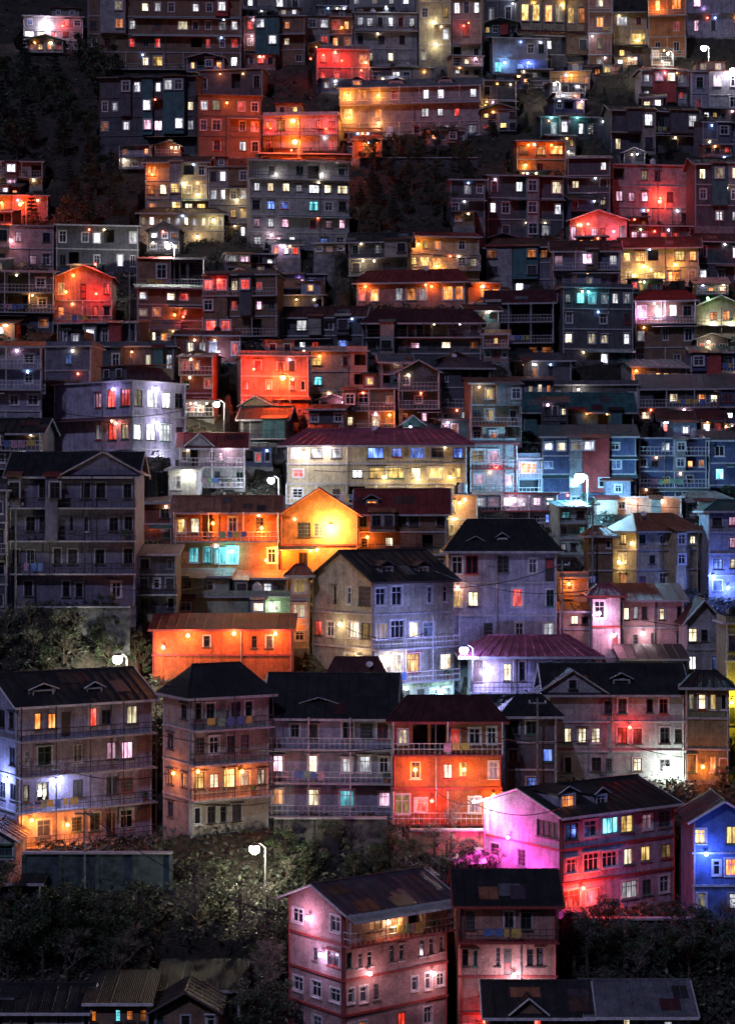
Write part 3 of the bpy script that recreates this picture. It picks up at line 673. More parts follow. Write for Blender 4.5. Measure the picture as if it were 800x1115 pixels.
def leaf_cloud(mb, c, rad, n, size, mat, rnd, flat=.8):
    mm = mb.mi(mat)
    for _ in range(n):
        u = rnd.gauss(0,1), rnd.gauss(0,1), rnd.gauss(0,1); l = math.sqrt(sum(q*q for q in u))+1e-6; rr = rad*rnd.random()**.35
        p = Vector((c[0]+u[0]/l*rr, c[1]+u[1]/l*rr, c[2]+u[2]/l*rr*flat))
        a = Vector((rnd.gauss(0,1), rnd.gauss(0,1), rnd.gauss(0,.6))).normalized(); b = a.orthogonal().normalized()
        b = (Matrix.Rotation(rnd.random()*6.28, 3, a)@b); sz = size*rnd.uniform(.5, 1.4); i = len(mb.v)
        e = a*sz; f = b*sz*.45
        mb.v += [tuple(p-e), tuple(p+f), tuple(p+e), tuple(p-f)]; mb.f.append((i,i+1,i+2,i+3)); mb.m.append(mm)
TREES = []
POTLEAF = leaf_mat('pot_plant_leaves', (.06,.14,.04))
def make_tree_meshes():
    mats = [leaf_mat('deodar_leaves', (.03,.052,.036)), leaf_mat('oak_leaves', (.045,.07,.035)), leaf_mat('grey_leaves', (.07,.085,.055))]
    for v in range(6):
        rnd = random.Random(40+v); cr = MB(); tk = MB(); Hh = 1.0
        conif = v in (0, 3)
        tk.bar((0,0,-.6), (0,0,5.5 if not conif else 9), .28, BARK, 7, .1)
        if v == 5:                                   # a bare tangled tree
            def grow(p, d, ln, r, dep):
                q = p+d*ln; tk.bar(p, q, r, BARK2, 5, r*.65)
                if dep == 0: return
                for _ in range(3 if dep > 2 else 4):
                    nd = (d+Vector((rnd.uniform(-.8,.8), rnd.uniform(-.8,.8), rnd.uniform(-.25,.5)))).normalized(); grow(q if rnd.random() < .7 else p.lerp(q, .6), nd, ln*rnd.uniform(.6, .85), r*.6, dep-1)
            grow(Vector((0,0,0)), Vector((0,0,1)), 2.4, .2, 5); leaf_cloud(cr, (0,0,5), 2.6, 420, .16, mats[2], rnd, .8)
        elif conif:
            for k in range(9):
                z = 2.2+k*.95; rr = 2.7*(1-k/9.6)
                for j in range(6):
                    w = rnd.random()*6.28; q = (math.cos(w)*rr*.6, math.sin(w)*rr*.6, z-.3)
                    if k < 7: tk.bar((0,0,z), (q[0]*1.3,q[1]*1.3,z-.35), .06, BARK, 4, .02)
                    leaf_cloud(cr, q, rr*.55, 60, .2, mats[v % 3], rnd, .4)
        else:
            for j in range(15):
                w = rnd.random()*6.28; rr = rnd.uniform(.4, 3.3); z = rnd.uniform(2.4, 7.6); q = (math.cos(w)*rr, math.sin(w)*rr, z)
                tk.bar((0,0,z*.5), q, .1, BARK, 5, .03); leaf_cloud(cr, q, rnd.uniform(.5, 1.35), rnd.randint(80, 260), .17, mats[v % 3], rnd, .75)
        TREES.append((cr.mesh('crown'), tk.mesh('trunk')))
def tree(x, yb, hpx, v, lab, grp, D=None):
    D = D or Dsurf(x, yb); P = ray(x, yb, D); P.z = ground_z(P.x, P.y)-.1; s = F_PX/D; sc = hpx/s/(11 if v in (0, 3) else 8.3)
    t = root('tree', lab, 'tree', P, RND.random()*6.28, grp)
    for nm, me in (('crown', TREES[v][0]), ('trunk', TREES[v][1])):
        o = put(nm, me, t); o.scale = (sc*RND.uniform(.9, 1.2), sc*RND.uniform(.9, 1.2), sc)
    return t
def wall_thing(lab, x0, x1, yt, yb, matname, col, th=.4, cap=True, grp=None):
    xm = (x0+x1)/2; D = front_D(xm, yb+8, Dsurf(xm, yb)); s = F_PX/D; W = (x1-x0)/s; hh = (yb-yt)/s
    P = ray(xm, yb, D); t = root('retaining_wall', lab, 'retaining wall', P, 0, grp)
    m = plain(matname, col, .9, 0, 1.5, .7, .5); b = MB(); b.box(-W/2, W/2, 0, th, -3, hh, m)
    k = int(W/2.6)
    for j in range(k+1):
        xx = -W/2+W*j/max(1, k); b.box(xx-.14, xx+.14, -.16, -.003, -3, hh-.1, m)
    b.obj('wall_face', t)
    b = MB(); b.box(-W/2-.1, W/2+.1, -.25, th+.1, hh+.004, hh+.16, TRIM); b.obj('coping', t)
    return t
SKY, MOON, LAMPK, EXPO, HAZE = 0.007, 0.7, 1.35, 0.0, 0
# ================================================================== the houses, front rows first
OR, RD, MG, BL, TL, WW = (1,.22,.03), (1,.04,.02), (1,.05,.48), (.15,.25,1), (.1,.75,.8), (1,.82,.55)
H('pink four storey house with two orange lit windows under a pale canopy at the bottom', 312,490,991,1145, ["=.OO#.","dnn.nn.ndn","ddn..nnd","oo..r.d."], ["d.d",".nd","ddd","dd."], xc=374, yaw=38, wall='pink', roof='gx', rc='purple', rh=1.3, oh=1.0, trim='red', verge='pale', nick='pink house', canopy='tin', lamps=[(420,1004,(1,.6,.3),60),(470,1060,(1,.5,.5),70),(400,1060,(1,.5,.5),60),(338,1000,(1,.5,.75),160),(352,1040,(.75,.6,1),90)])
H('rust coloured house with small white wall lamp beside a pink lit window', 500,606,984,1142, ["=d.dd.","dn.n|.dd.","..D.|Pp","rr.d.."], None, wall='rust', roof='gx', rc='dark', rh=1.7, trim='red', frame='dark', lamps=[(559,1062,(1,.75,.9),260),(528,1112,RD,300)])
H('low house with a small pale gable over dark red windows at the bottom edge', 532,640,1103,1155, ["dd.rd.d",".d.d.d."], wall='brown', rc='dark', rh=1.6, verge='pale', fg=[(.4,2.4,1.1,'.')], L=7)
H('low house under a blue grey tin roof at the bottom edge', 642,752,1104,1155, ["d.wd.kd","d..d..d"], wall='bluegrey', rc='grey', rh=1.5, verge='pale', L=7)
H('grey house with a dark roof cut by the lower left corner', -60,92,1100,1150, ["d..d.d.d.","d.d.d.d.d"], wall='stone', roof='gx', rc='dark', rh=1.1, L=6, verge='pale')
H('small gabled house with orange and cyan lit windows at the bottom', 96,162,1092,1150, ["o.cOo","..o.."], wall='brown', roof='shed', rc='dark', rh=1.0, L=6, verge='pale')
H('brown house under a broad dark gable at the bottom', 168,236,1100,1150, ["d.d.d","d.d.d"], wall='brown', roof='gy', rc='dark', rh=1.3, L=6, verge='dark')
H('low grey building with a long dark roof behind the brown gable', 172,262,1078,1120, [".d..d..d"], wall='grey', roof='shed', rc='dark', rh=1, L=6)
H('magenta lit wooden house with a red wall lamp and an orange lit dormer', 533,750,889,1000, ["DdCYpd","dDDwyy","Rp.Kdd"], ["..D","dd.","..."], xc=611, yaw=36, wall='lilac', roof='gx', rc='dark', rh=1.6, verge='pale', dorm=[(.13,2.0,1.6,'o'),(.42,1.5,1.2,'d')],
  lamps=[(556,912,MG,1300),(585,955,MG,650),(632,967,RD,900),(748,962,OR,160)], nick='magenta lit house', trim='red', back=-8)
H('blue painted house with yellow and orange lit windows on the right edge', 754,822,893,1000, ["y.Y.",".dO.","w.k."], wall='blue', roof='gy', rc='purple', rh=1.5, L=6, verge='pale', lamps=[(768,930,BL,260)])
H('white gabled porch house cut by the left edge', -30,17,914,965, [".d","d."], wall='white', roof='gy', rc='dark', rh=1.1, L=5, verge='pale')
H('low dark shed in front of the blue green retaining wall', -20,44,962,985, ["..d"], wall='dark', roof='shed', rc='dark', rh=1, L=5, name='shed', cat='shed')
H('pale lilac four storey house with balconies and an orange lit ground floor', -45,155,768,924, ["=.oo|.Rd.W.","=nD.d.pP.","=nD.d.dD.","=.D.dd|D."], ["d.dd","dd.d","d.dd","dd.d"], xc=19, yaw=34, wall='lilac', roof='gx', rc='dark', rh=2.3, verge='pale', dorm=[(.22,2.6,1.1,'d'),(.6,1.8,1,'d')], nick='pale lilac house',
  lamps=[(33,893,OR,380),(72,898,OR,200),(8,850,(.35,.45,1),500),(60,850,(.5,.55,1),260)])
H('stone coloured house with a glowing orange third floor above the street lamp', 172,290,757,909, ["=dd.dd.","=dddd.","=YwYww","dddd.."], [".d","d.","oo","d."], xc=208, yaw=30, wall='stone', roof='hip', rc='dark', rh=2.4, lamps=[(214,840,OR,150),(262,840,OR,170),(192,842,OR,150)], nick='stone house')
H('blue grey house with long pale balcony slabs and a cyan lit window', 292,427,778,888, ["=.dd.Ddd","=p.w.kkd","=o.w.C.p"], wall='bluegrey', roof='gx', rc='dark', rh=3.2, dorm=[(.4,3.2,.8,'d')], yaw=-4, nick='blue grey house', found=7)
H('orange brick house with a red tin roof and glowing orange lower windows', 428,546,783,896, ["=w##rdd",".d.wy.p","=Yr..p."], wall='obrick', roof='hip', rc='maroon', rh=1.8, lamps=[(452,838,OR,200),(505,838,OR,190),(537,866,OR,220),(470,872,RD,200)], trim='red', nick='orange brick house')
H('dark narrow house with two dim blue windows beside the orange brick house', 550,606,778,868, ["dd.","d.b",".b."], wall='dark', roof='hip', rc='dark', rh=1.5, L=6)
H('low dark house with a row of small lit windows behind the maroon roof', 350,426,752,784, ["d.d.o.oo"], wall='brown', roof='hip', rc='maroon', rh=3.0, L=6)
H('greenish white gabled house with warm lit windows beside the blue white lamp', 338,497,632,782, ["dD.nn","=YDwb.","=WWY.w","D.||dk"], [".nnD","rd.WY","..YY","...."], xc=406, yaw=38, wall='parchment', roof='gx', rc='dark', rh=2.7, verge='dark', dorm=[(.25,1.8,1.3,'d'),(.7,1.6,1.2,'d')], nick='greenish white house',
  lamps=[(480,752,(.5,.95,1),170),(425,716,WW,170),(392,716,(1,.7,.35),160),(372,680,(1,.75,.4),90),(440,750,(.6,.95,.9),90)])
H('small annex with a yellow lit window beside the greenish white house', 316,336,626,706, ["Y","W","d"], wall='peach', roof='hip', rc='red', rh=1, L=5, lamps=[(320,680,OR,80)])
H('lilac grey house with a dark hipped roof and a red curtained window', 489,606,598,706, ["DD.D.d|","Yw..R.d","..d.d.k"], wall='lilac', roof='hip', rc='dark', rh=3.0, dorm=[(.25,1.7,.7,'k'),(.5,1.1,1.1,'d')], nick='lilac grey house', lamps=[(498,640,(1,.5,.3),60)])
H('low lilac pavilion under a broad purple roof', 513,642,711,753, ["=P.wn.ddd"], wall='lilac', roof='hip', rc='magenta', rh=1.5, L=7, oh=1.3, lamps=[(527,732,(.8,.65,1),280)])
H('long grey gabled house with three white windows and two red lit windows', 596,745,754,850, ["....dd.dd.",".www.RR.Dd","dd.dd.w.D."], wall='grey', roof='gx', rc='dark', rh=2.2, fg=[(.18,6,2.0,'n')], dorm=[(.55,1.8,1.1,'d')], nick='long grey house', lamps=[(727,838,(.9,1,.85),650),(685,792,RD,170)])
H('olive end house with yellow lit windows above a bare wall', 747,793,748,850, ["wwyd","....","O.oo"], wall='olive', roof='hip', rc='dark', rh=1.2, L=6, yaw=-8, lamps=[(765,835,OR,160)])
H('narrow white and magenta house with a red band between its floors', 645,675,648,716, ["D.","..r"], wall='white', roof='hip', rc='magenta', rh=1, L=5, frame='red', trim='red', lamps=[(652,668,(1,.45,.75),260),(668,692,(1,.35,.5),120)])
H('long pinkish house with a reddish tin roof', 677,745,654,712, ["wkd.w.d","=.d.d..d"], wall='pink', roof='shed', rc='red', rh=1.6, L=6, lamps=[(700,690,(1,.75,.8),70)])
H('grey gable house with a white window and a blue lit window', 747,786,676,738, ["Wd.","k.b"], wall='grey', roof='gy', rc='maroon', rh=2.0, L=6)
H('olive green house on the right edge with its wall lit yellow', 790,836,680,800, ["d.d",".dd","d.d"], wall='olive', roof='flat', L=5, lamps=[(796,765,(1,.75,.05),700)])
H('dark low house with cluttered white windows', 677,746,718,748, ["=w.wdd.k"], wall='dark', roof='shed', rc='dark', rh=1.2, L=5)
H('yellow lit house with a hipped orange roof behind the pinkish row', 668,766,577,642, ["d.dd.w",".d.dw.","d.d.d."], ["y","y","o"], xc=694, yaw=28, wall='cream', roof='hip', rc='rust', rh=1.8, nick='yellow lit house', lamps=[(676,612,(1,.7,.3),90),(690,592,(1,.65,.25),60)])
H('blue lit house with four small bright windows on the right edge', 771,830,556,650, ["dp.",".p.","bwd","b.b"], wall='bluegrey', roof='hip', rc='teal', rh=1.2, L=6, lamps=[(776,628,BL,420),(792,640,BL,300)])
H('small white walled hut under a pale rounded roof', 745,797,545,562, ["d.d.d"], wall='white', roof='hip', rc='tin', rh=1.1, L=5, name='hut', cat='hut')
H('small orange lit house between the lilac grey house and the magenta band', 609,641,630,664, ["O.","d."], wall='peach', roof='flat', L=5, lamps=[(619,636,OR,110)])
H('peach walled house with a white window below the small orange house', 608,643,666,704, [".wd","d.."], wall='peach', roof='shed', rc='dark', rh=.8, L=5)
H('narrow brown house with a blue lit shop window', 641,667,583,640, ["d.d","d..","B..",], wall='brown', roof='hip', rc='rust', rh=1, L=5)
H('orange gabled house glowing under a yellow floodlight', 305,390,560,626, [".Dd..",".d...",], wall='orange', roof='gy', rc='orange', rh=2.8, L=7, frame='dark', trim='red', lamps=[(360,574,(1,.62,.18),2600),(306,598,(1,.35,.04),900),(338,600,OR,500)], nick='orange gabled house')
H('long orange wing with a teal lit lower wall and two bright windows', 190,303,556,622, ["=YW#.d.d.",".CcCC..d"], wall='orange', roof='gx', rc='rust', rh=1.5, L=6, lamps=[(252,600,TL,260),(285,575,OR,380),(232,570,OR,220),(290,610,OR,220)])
H('dark red brick house left of the orange wing', 142,188,548,592, ["d.d","d.d"], wall='brick', roof='shed', rc='maroon', rh=.8, L=6)
H('brown row house under a reddish roof with a small lit dormer', 389,486,556,602, ["DdDdD.d","d.w..d."], wall='brown', roof='gx', rc='red', rh=2.3, L=6, dorm=[(.16,1.6,1.2,'o')], frame='dark', lamps=[(400,585,OR,140)])
H('long low house with a wall flooded orange red by two lamps', 166,318,686,740, ["...n..nn.",".........."], wall='vermilion', roof='shed', rc='red', rh=1.4, L=5, lamps=[(205,692,(1,.3,.1),420),(255,690,(1,.3,.1),420),(300,690,(1,.3,.1),380),(178,705,(1,.35,.2),200)], trim='red')  # orange-red lamp flood is partly put into the wall colour
H('pale green flat roofed house above the orange red wall', 180,322,651,690, [".d....ww.","........."], wall='palegreen', roof='flat', L=5, lamps=[(296,660,(.7,1,.6),60)])
H('dark violet four storey house with rows of balconies on the left', 10,147,517,660, ["=d.dd.dd.d","=.dd.nn.dd","=dd.dd.d.d",".d..dd..d."], wall='violet', roof='gx', rc='dark', rh=2.2, fg=[(.75,8,2.2,'.')], L=8, nick='dark violet house')
H('dark house cut by the left edge with a pale roof line', -60,8,535,670, ["d.dd","=d.dd","d.dd","=d.dd"], wall='dark', roof='flat', L=8)
H('corner house in lilac grey with red lit windows and two bright upper windows', 46,196,415,525, ["...pRR","...kRw","......"], ["wKKd","kkKd","dkkd"], xc=143, yaw=-40, wall='lilac', roof='slab', lamps=[(170,424,(.8,.75,1),170),(170,461,(.8,.75,1),170),(172,498,(.85,.85,1),200),(125,424,(.6,.5,1),60),(128,461,(1,.3,.2),60)], nick='lilac grey corner house', tanks=[(.3,.6,'black'),(.45,.75,'black'),(.8,.7,'black')])
H('small violet rooftop house above the lilac grey corner house', 48,100,378,428, [".b.","..."], wall='violet', roof='flat', L=5)
H('small white lit shed at the foot of the corner house', 183,215,512,540, ["K."], wall='white', roof='shed', rc='tin', rh=.6, L=4.9, name='shed', cat='shed', lamps=[(205,516,(1,1,.75),130)])
H('tall red brown house beside the warm street lamp', 196,232,388,448, ["ro.","d.r",".dd"], wall='brick', roof='shed', rc='maroon', rh=1, L=6)
H('grey house under a dull red gable below the warm street lamp', 196,266,486,530, ["dd.dpd.","=rd.d.d"], wall='grey', roof='gx', rc='red', rh=1.5, L=6, fg=[(.3,3,1.4,'.')])
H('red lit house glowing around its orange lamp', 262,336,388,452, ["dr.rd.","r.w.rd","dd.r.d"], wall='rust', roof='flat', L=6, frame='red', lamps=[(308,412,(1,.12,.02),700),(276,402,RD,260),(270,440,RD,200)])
H('cream lit shop house with a cyan window', 338,400,383,446, ["Y.dd","c..d","d.w."], wall='peach', roof='flat', L=6, lamps=[(348,388,OR,60)])
H('brown house with two wide dark windows and an orange pilaster', 374,430,424,470, ["DD.o","w.wo"], wall='brown', roof='slab', L=6, lamps=[(424,452,OR,120)])
H('dark gabled house left of centre above the magenta roof', 434,478,405,465, ["=d.d","=.dd","d.p."], wall='dark', roof='gy', rc='purple', rh=1.4, L=6)
H('dark house with a row of small windows beside the dark gable', 479,534,400,465, ["d.ddd","=d.d.","d.k.d"], wall='dark', roof='hip', rc='purple', rh=1.5, L=6)
H('long house under a broad magenta roof with rows of yellow lit windows', 312,508,483,548, ["kkk.BbBDb","rd.kYYwYy","d.|dwYYyY"], wall='cream', roof='hip', rc='magenta', rh=1.9, L=8, oh=1.0, lamps=[(330,494,(1,.85,.8),160),(355,490,(1,.85,.8),160),(418,520,(1,.75,.35),80),(455,522,(1,.75,.35),90),(490,520,(1,.6,.2),100)], nick='magenta roofed house')
H('three storey house with red rails and yellow and pink lit windows', 512,562,484,562, ["=Yp.","=pdp","=.pk"], wall='grey', roof='flat', L=6, frame='pale', trim='red', lamps=[(540,510,RD,60)])
H('small house with one orange red window beside the red railed house', 563,588,500,560, ["O","d","p"], wall='bluegrey', roof='flat', L=5, lamps=[(571,508,OR,60)])
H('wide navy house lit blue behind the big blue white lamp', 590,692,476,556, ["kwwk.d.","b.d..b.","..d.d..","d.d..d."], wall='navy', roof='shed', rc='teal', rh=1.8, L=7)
H('low teal roofed row above the big blue white lamp', 570,690,446,474, [".d.d..d.d"], wall='teal', roof='gx', rc='teal', rh=2.2, L=7)  # teal light of the big lamp put into wall and roof colour
H('navy four storey house with a pair of orange windows', 694,770,478,548, ["d.kd..","dd.doo","d.d.d.","dd.d.d"], wall='navy', roof='slab', L=7, frame='pale', trim='pale')
H('navy house at the right edge with teal roof and dim windows', 772,838,480,552, ["d.b","c.d","dd."], wall='navy', roof='shed', rc='teal', rh=1.5, L=7)
H('small blue lit kiosk under a curved blue canopy', 741,782,458,478, ["bbb"], wall='blue', roof='shed', rc='tin', rh=.5, L=4.9, name='kiosk', cat='kiosk', lamps=[(760,462,BL,140)])
H('long dark house with four orange lit windows in a row', 696,815,424,462, [".dw.ow.o","w.oy.dd."], wall='dark', roof='shed', rc='teal', rh=2.5, L=7)
H('house with a wide cream lit band of windows', 686,748,400,424, ["O.YYYY."], wall='grey', roof='shed', rc='teal', rh=1.6, L=6, lamps=[(692,404,OR,40)])
H('dark row house below the cream lit window band', 566,694,420,448, [".d.d.d..d.d"], wall='dark', roof='flat', L=6)
H('brown house with one yellow lit window beside the dark row', 512,566,418,486, [".y.d","dY.d","d.d."], wall='brown', roof='shed', rc='maroon', rh=1.2, L=6)
H('dim house with a small orange window under a purple roof', 560,622,392,424, ["d.o.d.."], wall='dark', roof='hip', rc='purple', rh=1.2, L=5)
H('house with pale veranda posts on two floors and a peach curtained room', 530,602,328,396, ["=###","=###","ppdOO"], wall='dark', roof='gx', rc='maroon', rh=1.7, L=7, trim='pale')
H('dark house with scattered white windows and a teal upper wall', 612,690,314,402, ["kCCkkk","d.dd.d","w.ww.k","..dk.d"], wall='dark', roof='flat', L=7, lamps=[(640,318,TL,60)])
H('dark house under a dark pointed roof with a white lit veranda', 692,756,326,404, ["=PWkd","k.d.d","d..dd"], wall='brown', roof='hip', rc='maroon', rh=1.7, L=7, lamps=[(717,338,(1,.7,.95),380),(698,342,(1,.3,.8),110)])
H('small green roofed house with an orange window and a white lit base', 756,812,334,374, ["=.OO.","....."], wall='cream', roof='gy', rc='green', rh=1.6, L=6, verge='pale', lamps=[(775,352,(1,1,.8),160),(795,352,(1,1,.8),160),(770,325,(.4,1,.4),40)])
H('yellow and orange lit house with bright verandas', 676,760,268,312, ["yYd.Yo","=y.YOo"], wall='cream', roof='gx', rc='brown', rh=1.6, L=6, lamps=[(700,290,(1,.65,.2),170),(735,288,(1,.45,.1),170),(690,300,(1,.8,.3),70)])
H('dark house with a pale railing and two purple windows', 602,674,272,316, ["=p.p.k","d.dd.d"], wall='violet', roof='gx', rc='brown', rh=1.5, L=6)
H('dark violet house with two orange lit upper windows', 530,600,268,322, ["O..Oo","d..d.","..kd."], wall='violet', roof='hip', rc='brown', rh=1.6, L=6)
H('orange lit house with three columns of glowing windows', 443,522,258,312, ["yyo.d.","yYo.dw","oo.kd."], wall='cream', roof='shed', rc='red', rh=1.5, L=6, lamps=[(455,266,(1,.3,.04),160),(475,290,(1,.4,.06),200),(450,296,(1,.4,.06),140)])
H('orange walled block beside a row of grey white windows', 508,545,308,350, [".OO","kkk"], wall='orange', roof='shed', rc='dark', rh=1, L=5, lamps=[(524,312,OR,130)])
H('low house with a dull red roof and orange lit arched bays', 388,506,306,334, ["rO.kOk.OO"], wall='rust', roof='hip', rc='red', rh=1.9, L=6, lamps=[(398,312,OR,80),(470,312,OR,100)])
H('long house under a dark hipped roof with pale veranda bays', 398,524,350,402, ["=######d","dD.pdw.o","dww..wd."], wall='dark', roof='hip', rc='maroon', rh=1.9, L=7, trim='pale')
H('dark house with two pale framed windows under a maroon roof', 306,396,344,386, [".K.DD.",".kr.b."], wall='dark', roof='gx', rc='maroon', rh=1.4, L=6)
H('small flat shop house with a purple lit window strip', 298,354,299,322, ["p.PB."], wall='violet', roof='slab', L=5, trim='pale', lamps=[(325,303,(.5,.25,1),90)])
H('dark narrow house with a tiny yellow window below the purple shop', 300,352,322,350, ["..y..d"], wall='dark', roof='slab', L=5)
H('dark house with red lit balcony and a pale railing', 222,302,300,366, ["rrwrr.","d.r.pd","=rr.d."], wall='brown', roof='flat', L=6, lamps=[(240,306,RD,170),(270,306,RD,170),(200,345,RD,70)], trim='pale')
H('dark house with white and orange windows left of the red lit balcony', 150,221,314,366, ["k.wr.","wo.r.","d..d."], wall='brown', roof='slab', L=6, lamps=[(190,343,OR,70)])
H('house with a bright red gable and glowing yellow windows', 60,122,302,352, ["y.|.r","o.rrd"], wall='rust', roof='gy', rc='red', rh=1.6, L=6, lamps=[(104,288,RD,240),(80,300,OR,120),(105,320,RD,240),(72,318,OR,100)])
H('grey porch house on pale posts at the left edge', -20,58,296,362, ["=##d","=##d","d..o"], wall='dark', roof='shed', rc='grey', rh=1, L=6, trim='pale')
H('dark house on pale columns below the red gable', 64,150,352,410, ["d.kd.d","=d.##."], wall='dark', roof='slab', L=6, trim='pale')
H('dim house with pale terraces cut by the left edge', -30,44,378,470, ["=d.d","=d.d","d.dd","=d.d"], wall='bluegrey', roof='slab', L=6, trim='pale')
H('dark house with reddish blue lights beside the small bluish lamp', 190,262,366,394, [".wkk.r"], wall='brick', roof='flat', L=5, lamps=[(238,384,(.5,.6,1),160)])
H('dark gable house right of the four flower shaped lamp', 262,312,455,500, ["d.d.","d.dd"], wall='dark', roof='gx', rc='dark', rh=1.4, L=5)
H('dim house hidden behind the red lit house', 336,374,446,482, ["d.d","k.d"], wall='dark', roof='shed', rc='maroon', rh=1, L=5)
H('dark flat house between the corner house and the red lit block', 100,190,378,412, ["..d..w.k"], wall='dark', roof='flat', L=5)
# upper hillside
H('cream and yellow lit house above the octagonal pavilion', 158,226,176,256, ["O..dd","OWYyY","o.ywY","dd.d."], wall='cream', roof='gx', rc='brown', rh=1.2, L=6, lamps=[(166,190,(1,.22,.03),140),(200,200,(1,.8,.4),90),(215,212,(1,.8,.4),60)])
H('pale pavilion with an octagonal dark roof and lit window bays', 152,244,232,268, ["wkwkkwkwyw",".........."], wall='cream', roof='hip', rc='brown', rh=1.2, L=6, lamps=[(170,256,(1,.6,.4),70),(215,258,(1,.7,.4),60),(232,240,(1,.85,.4),70)])
H('house with white framed bays and one square yellow window', 227,270,182,262, ["dkdd","kkdk","d.YY","kd.k"], wall='stone', roof='slab', L=6, lamps=[(258,218,(1,.8,.4),40)])
H('grey five storey house with blue and cyan windows on one floor', 272,380,176,272, ["dd.dd.d","kwwkKwW","dBb.Cdd","pkp.dpp","=kPk.bd"], wall='grey', roof='slab', L=7, trim='pale', lamps=[(300,190,(1,.9,.8),60),(350,190,(1,.9,.8),60),(295,256,(1,.7,.8),60)])
H('low house washed red and orange around the twin lamps', 286,368,126,168, ["oO..rr","r....r"], wall='white', roof='flat', L=6, lamps=[(318,133,(1,.12,.01),400),(320,154,(1,.12,.01),350),(355,140,RD,350),(295,140,RD,140)])
H('long grey three storey house with its left third lit orange', 370,522,93,152, ["OO.r.kk.k","Y.o.dkkr.","o.pp.dkkkk"], wall='grey', roof='gx', rc='grey', rh=1.5, L=7, dorm=[(.12,2,1.4,'o'),(.4,3,1,'d'),(.75,3,1,'d')], lamps=[(378,104,(1,.28,.03),420),(412,104,(1,.3,.04),300),(380,128,(1,.3,.04),380),(412,134,(1,.35,.1),220)])
H('small orange lit house hanging below the long grey house', 384,416,152,172, [".O."], wall='orange', roof='flat', L=4.9, lamps=[(400,158,OR,200)])
H('red lit small house on the stair slope', 345,402,54,92, ["rr.o","rr.r"], wall='rust', roof='flat', L=5, lamps=[(352,60,RD,340),(372,66,RD,340),(398,68,(1,.3,.1),100),(338,64,RD,160)])
H('grey house with red and white windows below the top terrace', 265,332,18,72, ["rk.o.","w.kw.","y...d"], wall='brown', roof='slab', L=6)
H('small house with pink lit upper windows beside the stair slope', 334,384,18,54, ["dkRo","dRoo"], wall='brown', roof='slab', L=5, lamps=[(372,30,OR,50)])
H('pale house with white columns and dark lower floor', 386,454,14,72, ["kkdkdk","d.d.d.",".w.w.."], wall='grey', roof='slab', L=6, lamps=[(420,8,(.8,.95,1),60)])
H('tall cream lit house at the top', 456,491,-22,72, ["yy.","d.y",".dk","w.."], wall='cream', roof='flat', L=6, lamps=[(466,-10,(1,.75,.3),90),(472,24,(1,.9,.6),120),(474,48,(1,.9,.6),110)])
H('grey house with one red lit window beside the tall cream house', 492,524,-5,72, ["kdk",".R.","d.d"], wall='stone', roof='slab', L=6, lamps=[(505,28,RD,50)])
H('long dark terrace of three floors with a few warm windows', 96,262,-2,76, ["..w.wkd.kdk.","d.ok.d.Wddkk","dd.rdr..drdr","....wY..rR.k"], wall='brown', roof='slab', L=7, frame='pale')
H('bright red and white lit kiosk on the upper left', 26,90,18,56, ["b..rd","Kwrr.","...dd"], wall='grey', roof='slab', L=5, name='kiosk', cat='kiosk', lamps=[(50,28,(1,.85,1),520),(68,28,RD,170)])
H('dark house with white columns over a row of small pink windows', 108,214,84,168, ["..dkdkkd.","dk..kd..w","o.k.pP.Kk","......w.."], wall='dark', roof='shed', rc='dark', rh=1.5, L=7, trim='dark')
H('narrow house with a white window and red trimmed eaves', 216,284,104,170, ["kW.rd","dD.dr",".d.kd"], wall='brown', roof='slab', L=6, trim='dark', lamps=[(247,112,OR,60)])
H('pale framed house above the red glow on the left edge', -20,46,176,210, ["kdk.d","d.pd."], wall='stone', roof='slab', L=6)
H('red glowing low house with an amber lamp on the left edge', -24,52,213,242, ["oO.r."], wall='rust', roof='shed', rc='red', rh=1, L=6, lamps=[(25,221,(1,.06,.01),520),(2,221,(1,.3,.03),120)])
H('pinkish house with dim windows below the red glow', -20,58,246,294, ["pdp.d","=dd.pd"], wall='pink', roof='slab', L=6, lamps=[(12,262,(1,.5,.6),60)])
H('dim house at the foot of the upper left wood', 62,150,246,296, ["d.dkd.k","dd.d.kd"], wall='dark', roof='slab', L=6, trim='pale')
H('yellow and orange lit house at the top right', 564,640,-2,34, ["YyOWyo"], wall='cream', roof='flat', L=6, lamps=[(580,4,(1,.5,.1),160),(612,6,(1,.55,.15),160)])
H('slim dark tower house with one lit window on each floor', 640,666,-10,82, ["w","o","w","k"], wall='rust', roof='slab', L=5)
H('house with a yellow lit wall and a square white window', 668,704,14,66, ["Kd",".Y","y."], wall='cream', roof='slab', L=5, lamps=[(694,44,(1,.7,.2),90)])
H('orange lit house left of the brightest top lamp', 706,746,-6,62, ["oO",".r","dd"], wall='orange', roof='flat', L=5, lamps=[(716,10,(1,.35,.05),200)])
H('violet lit house right of the brightest top lamp', 748,822,-10,40, ["p.dk","pd.c"], wall='lilac', roof='slab', L=5, lamps=[(765,10,(.7,.4,1),120)])
H('house with a pink tin roof below the top lamps', 697,748,76,112, ["kpwk","k.dr"], wall='white', roof='hip', rc='red', rh=1.2, L=5, lamps=[(722,80,(1,.7,.8),110)])
H('violet house at the right edge below the top lamps', 752,826,78,124, ["dpd.","r.do"], wall='lilac', roof='slab', L=5, lamps=[(780,88,(.8,.7,1),110)])
H('grey house with a bright blue lit lower wall', 536,596,42,84, ["dd.dd","C.bb."], wall='bluegrey', roof='slab', L=5, lamps=[(549,68,(.3,.6,1),150),(575,68,BL,200)])
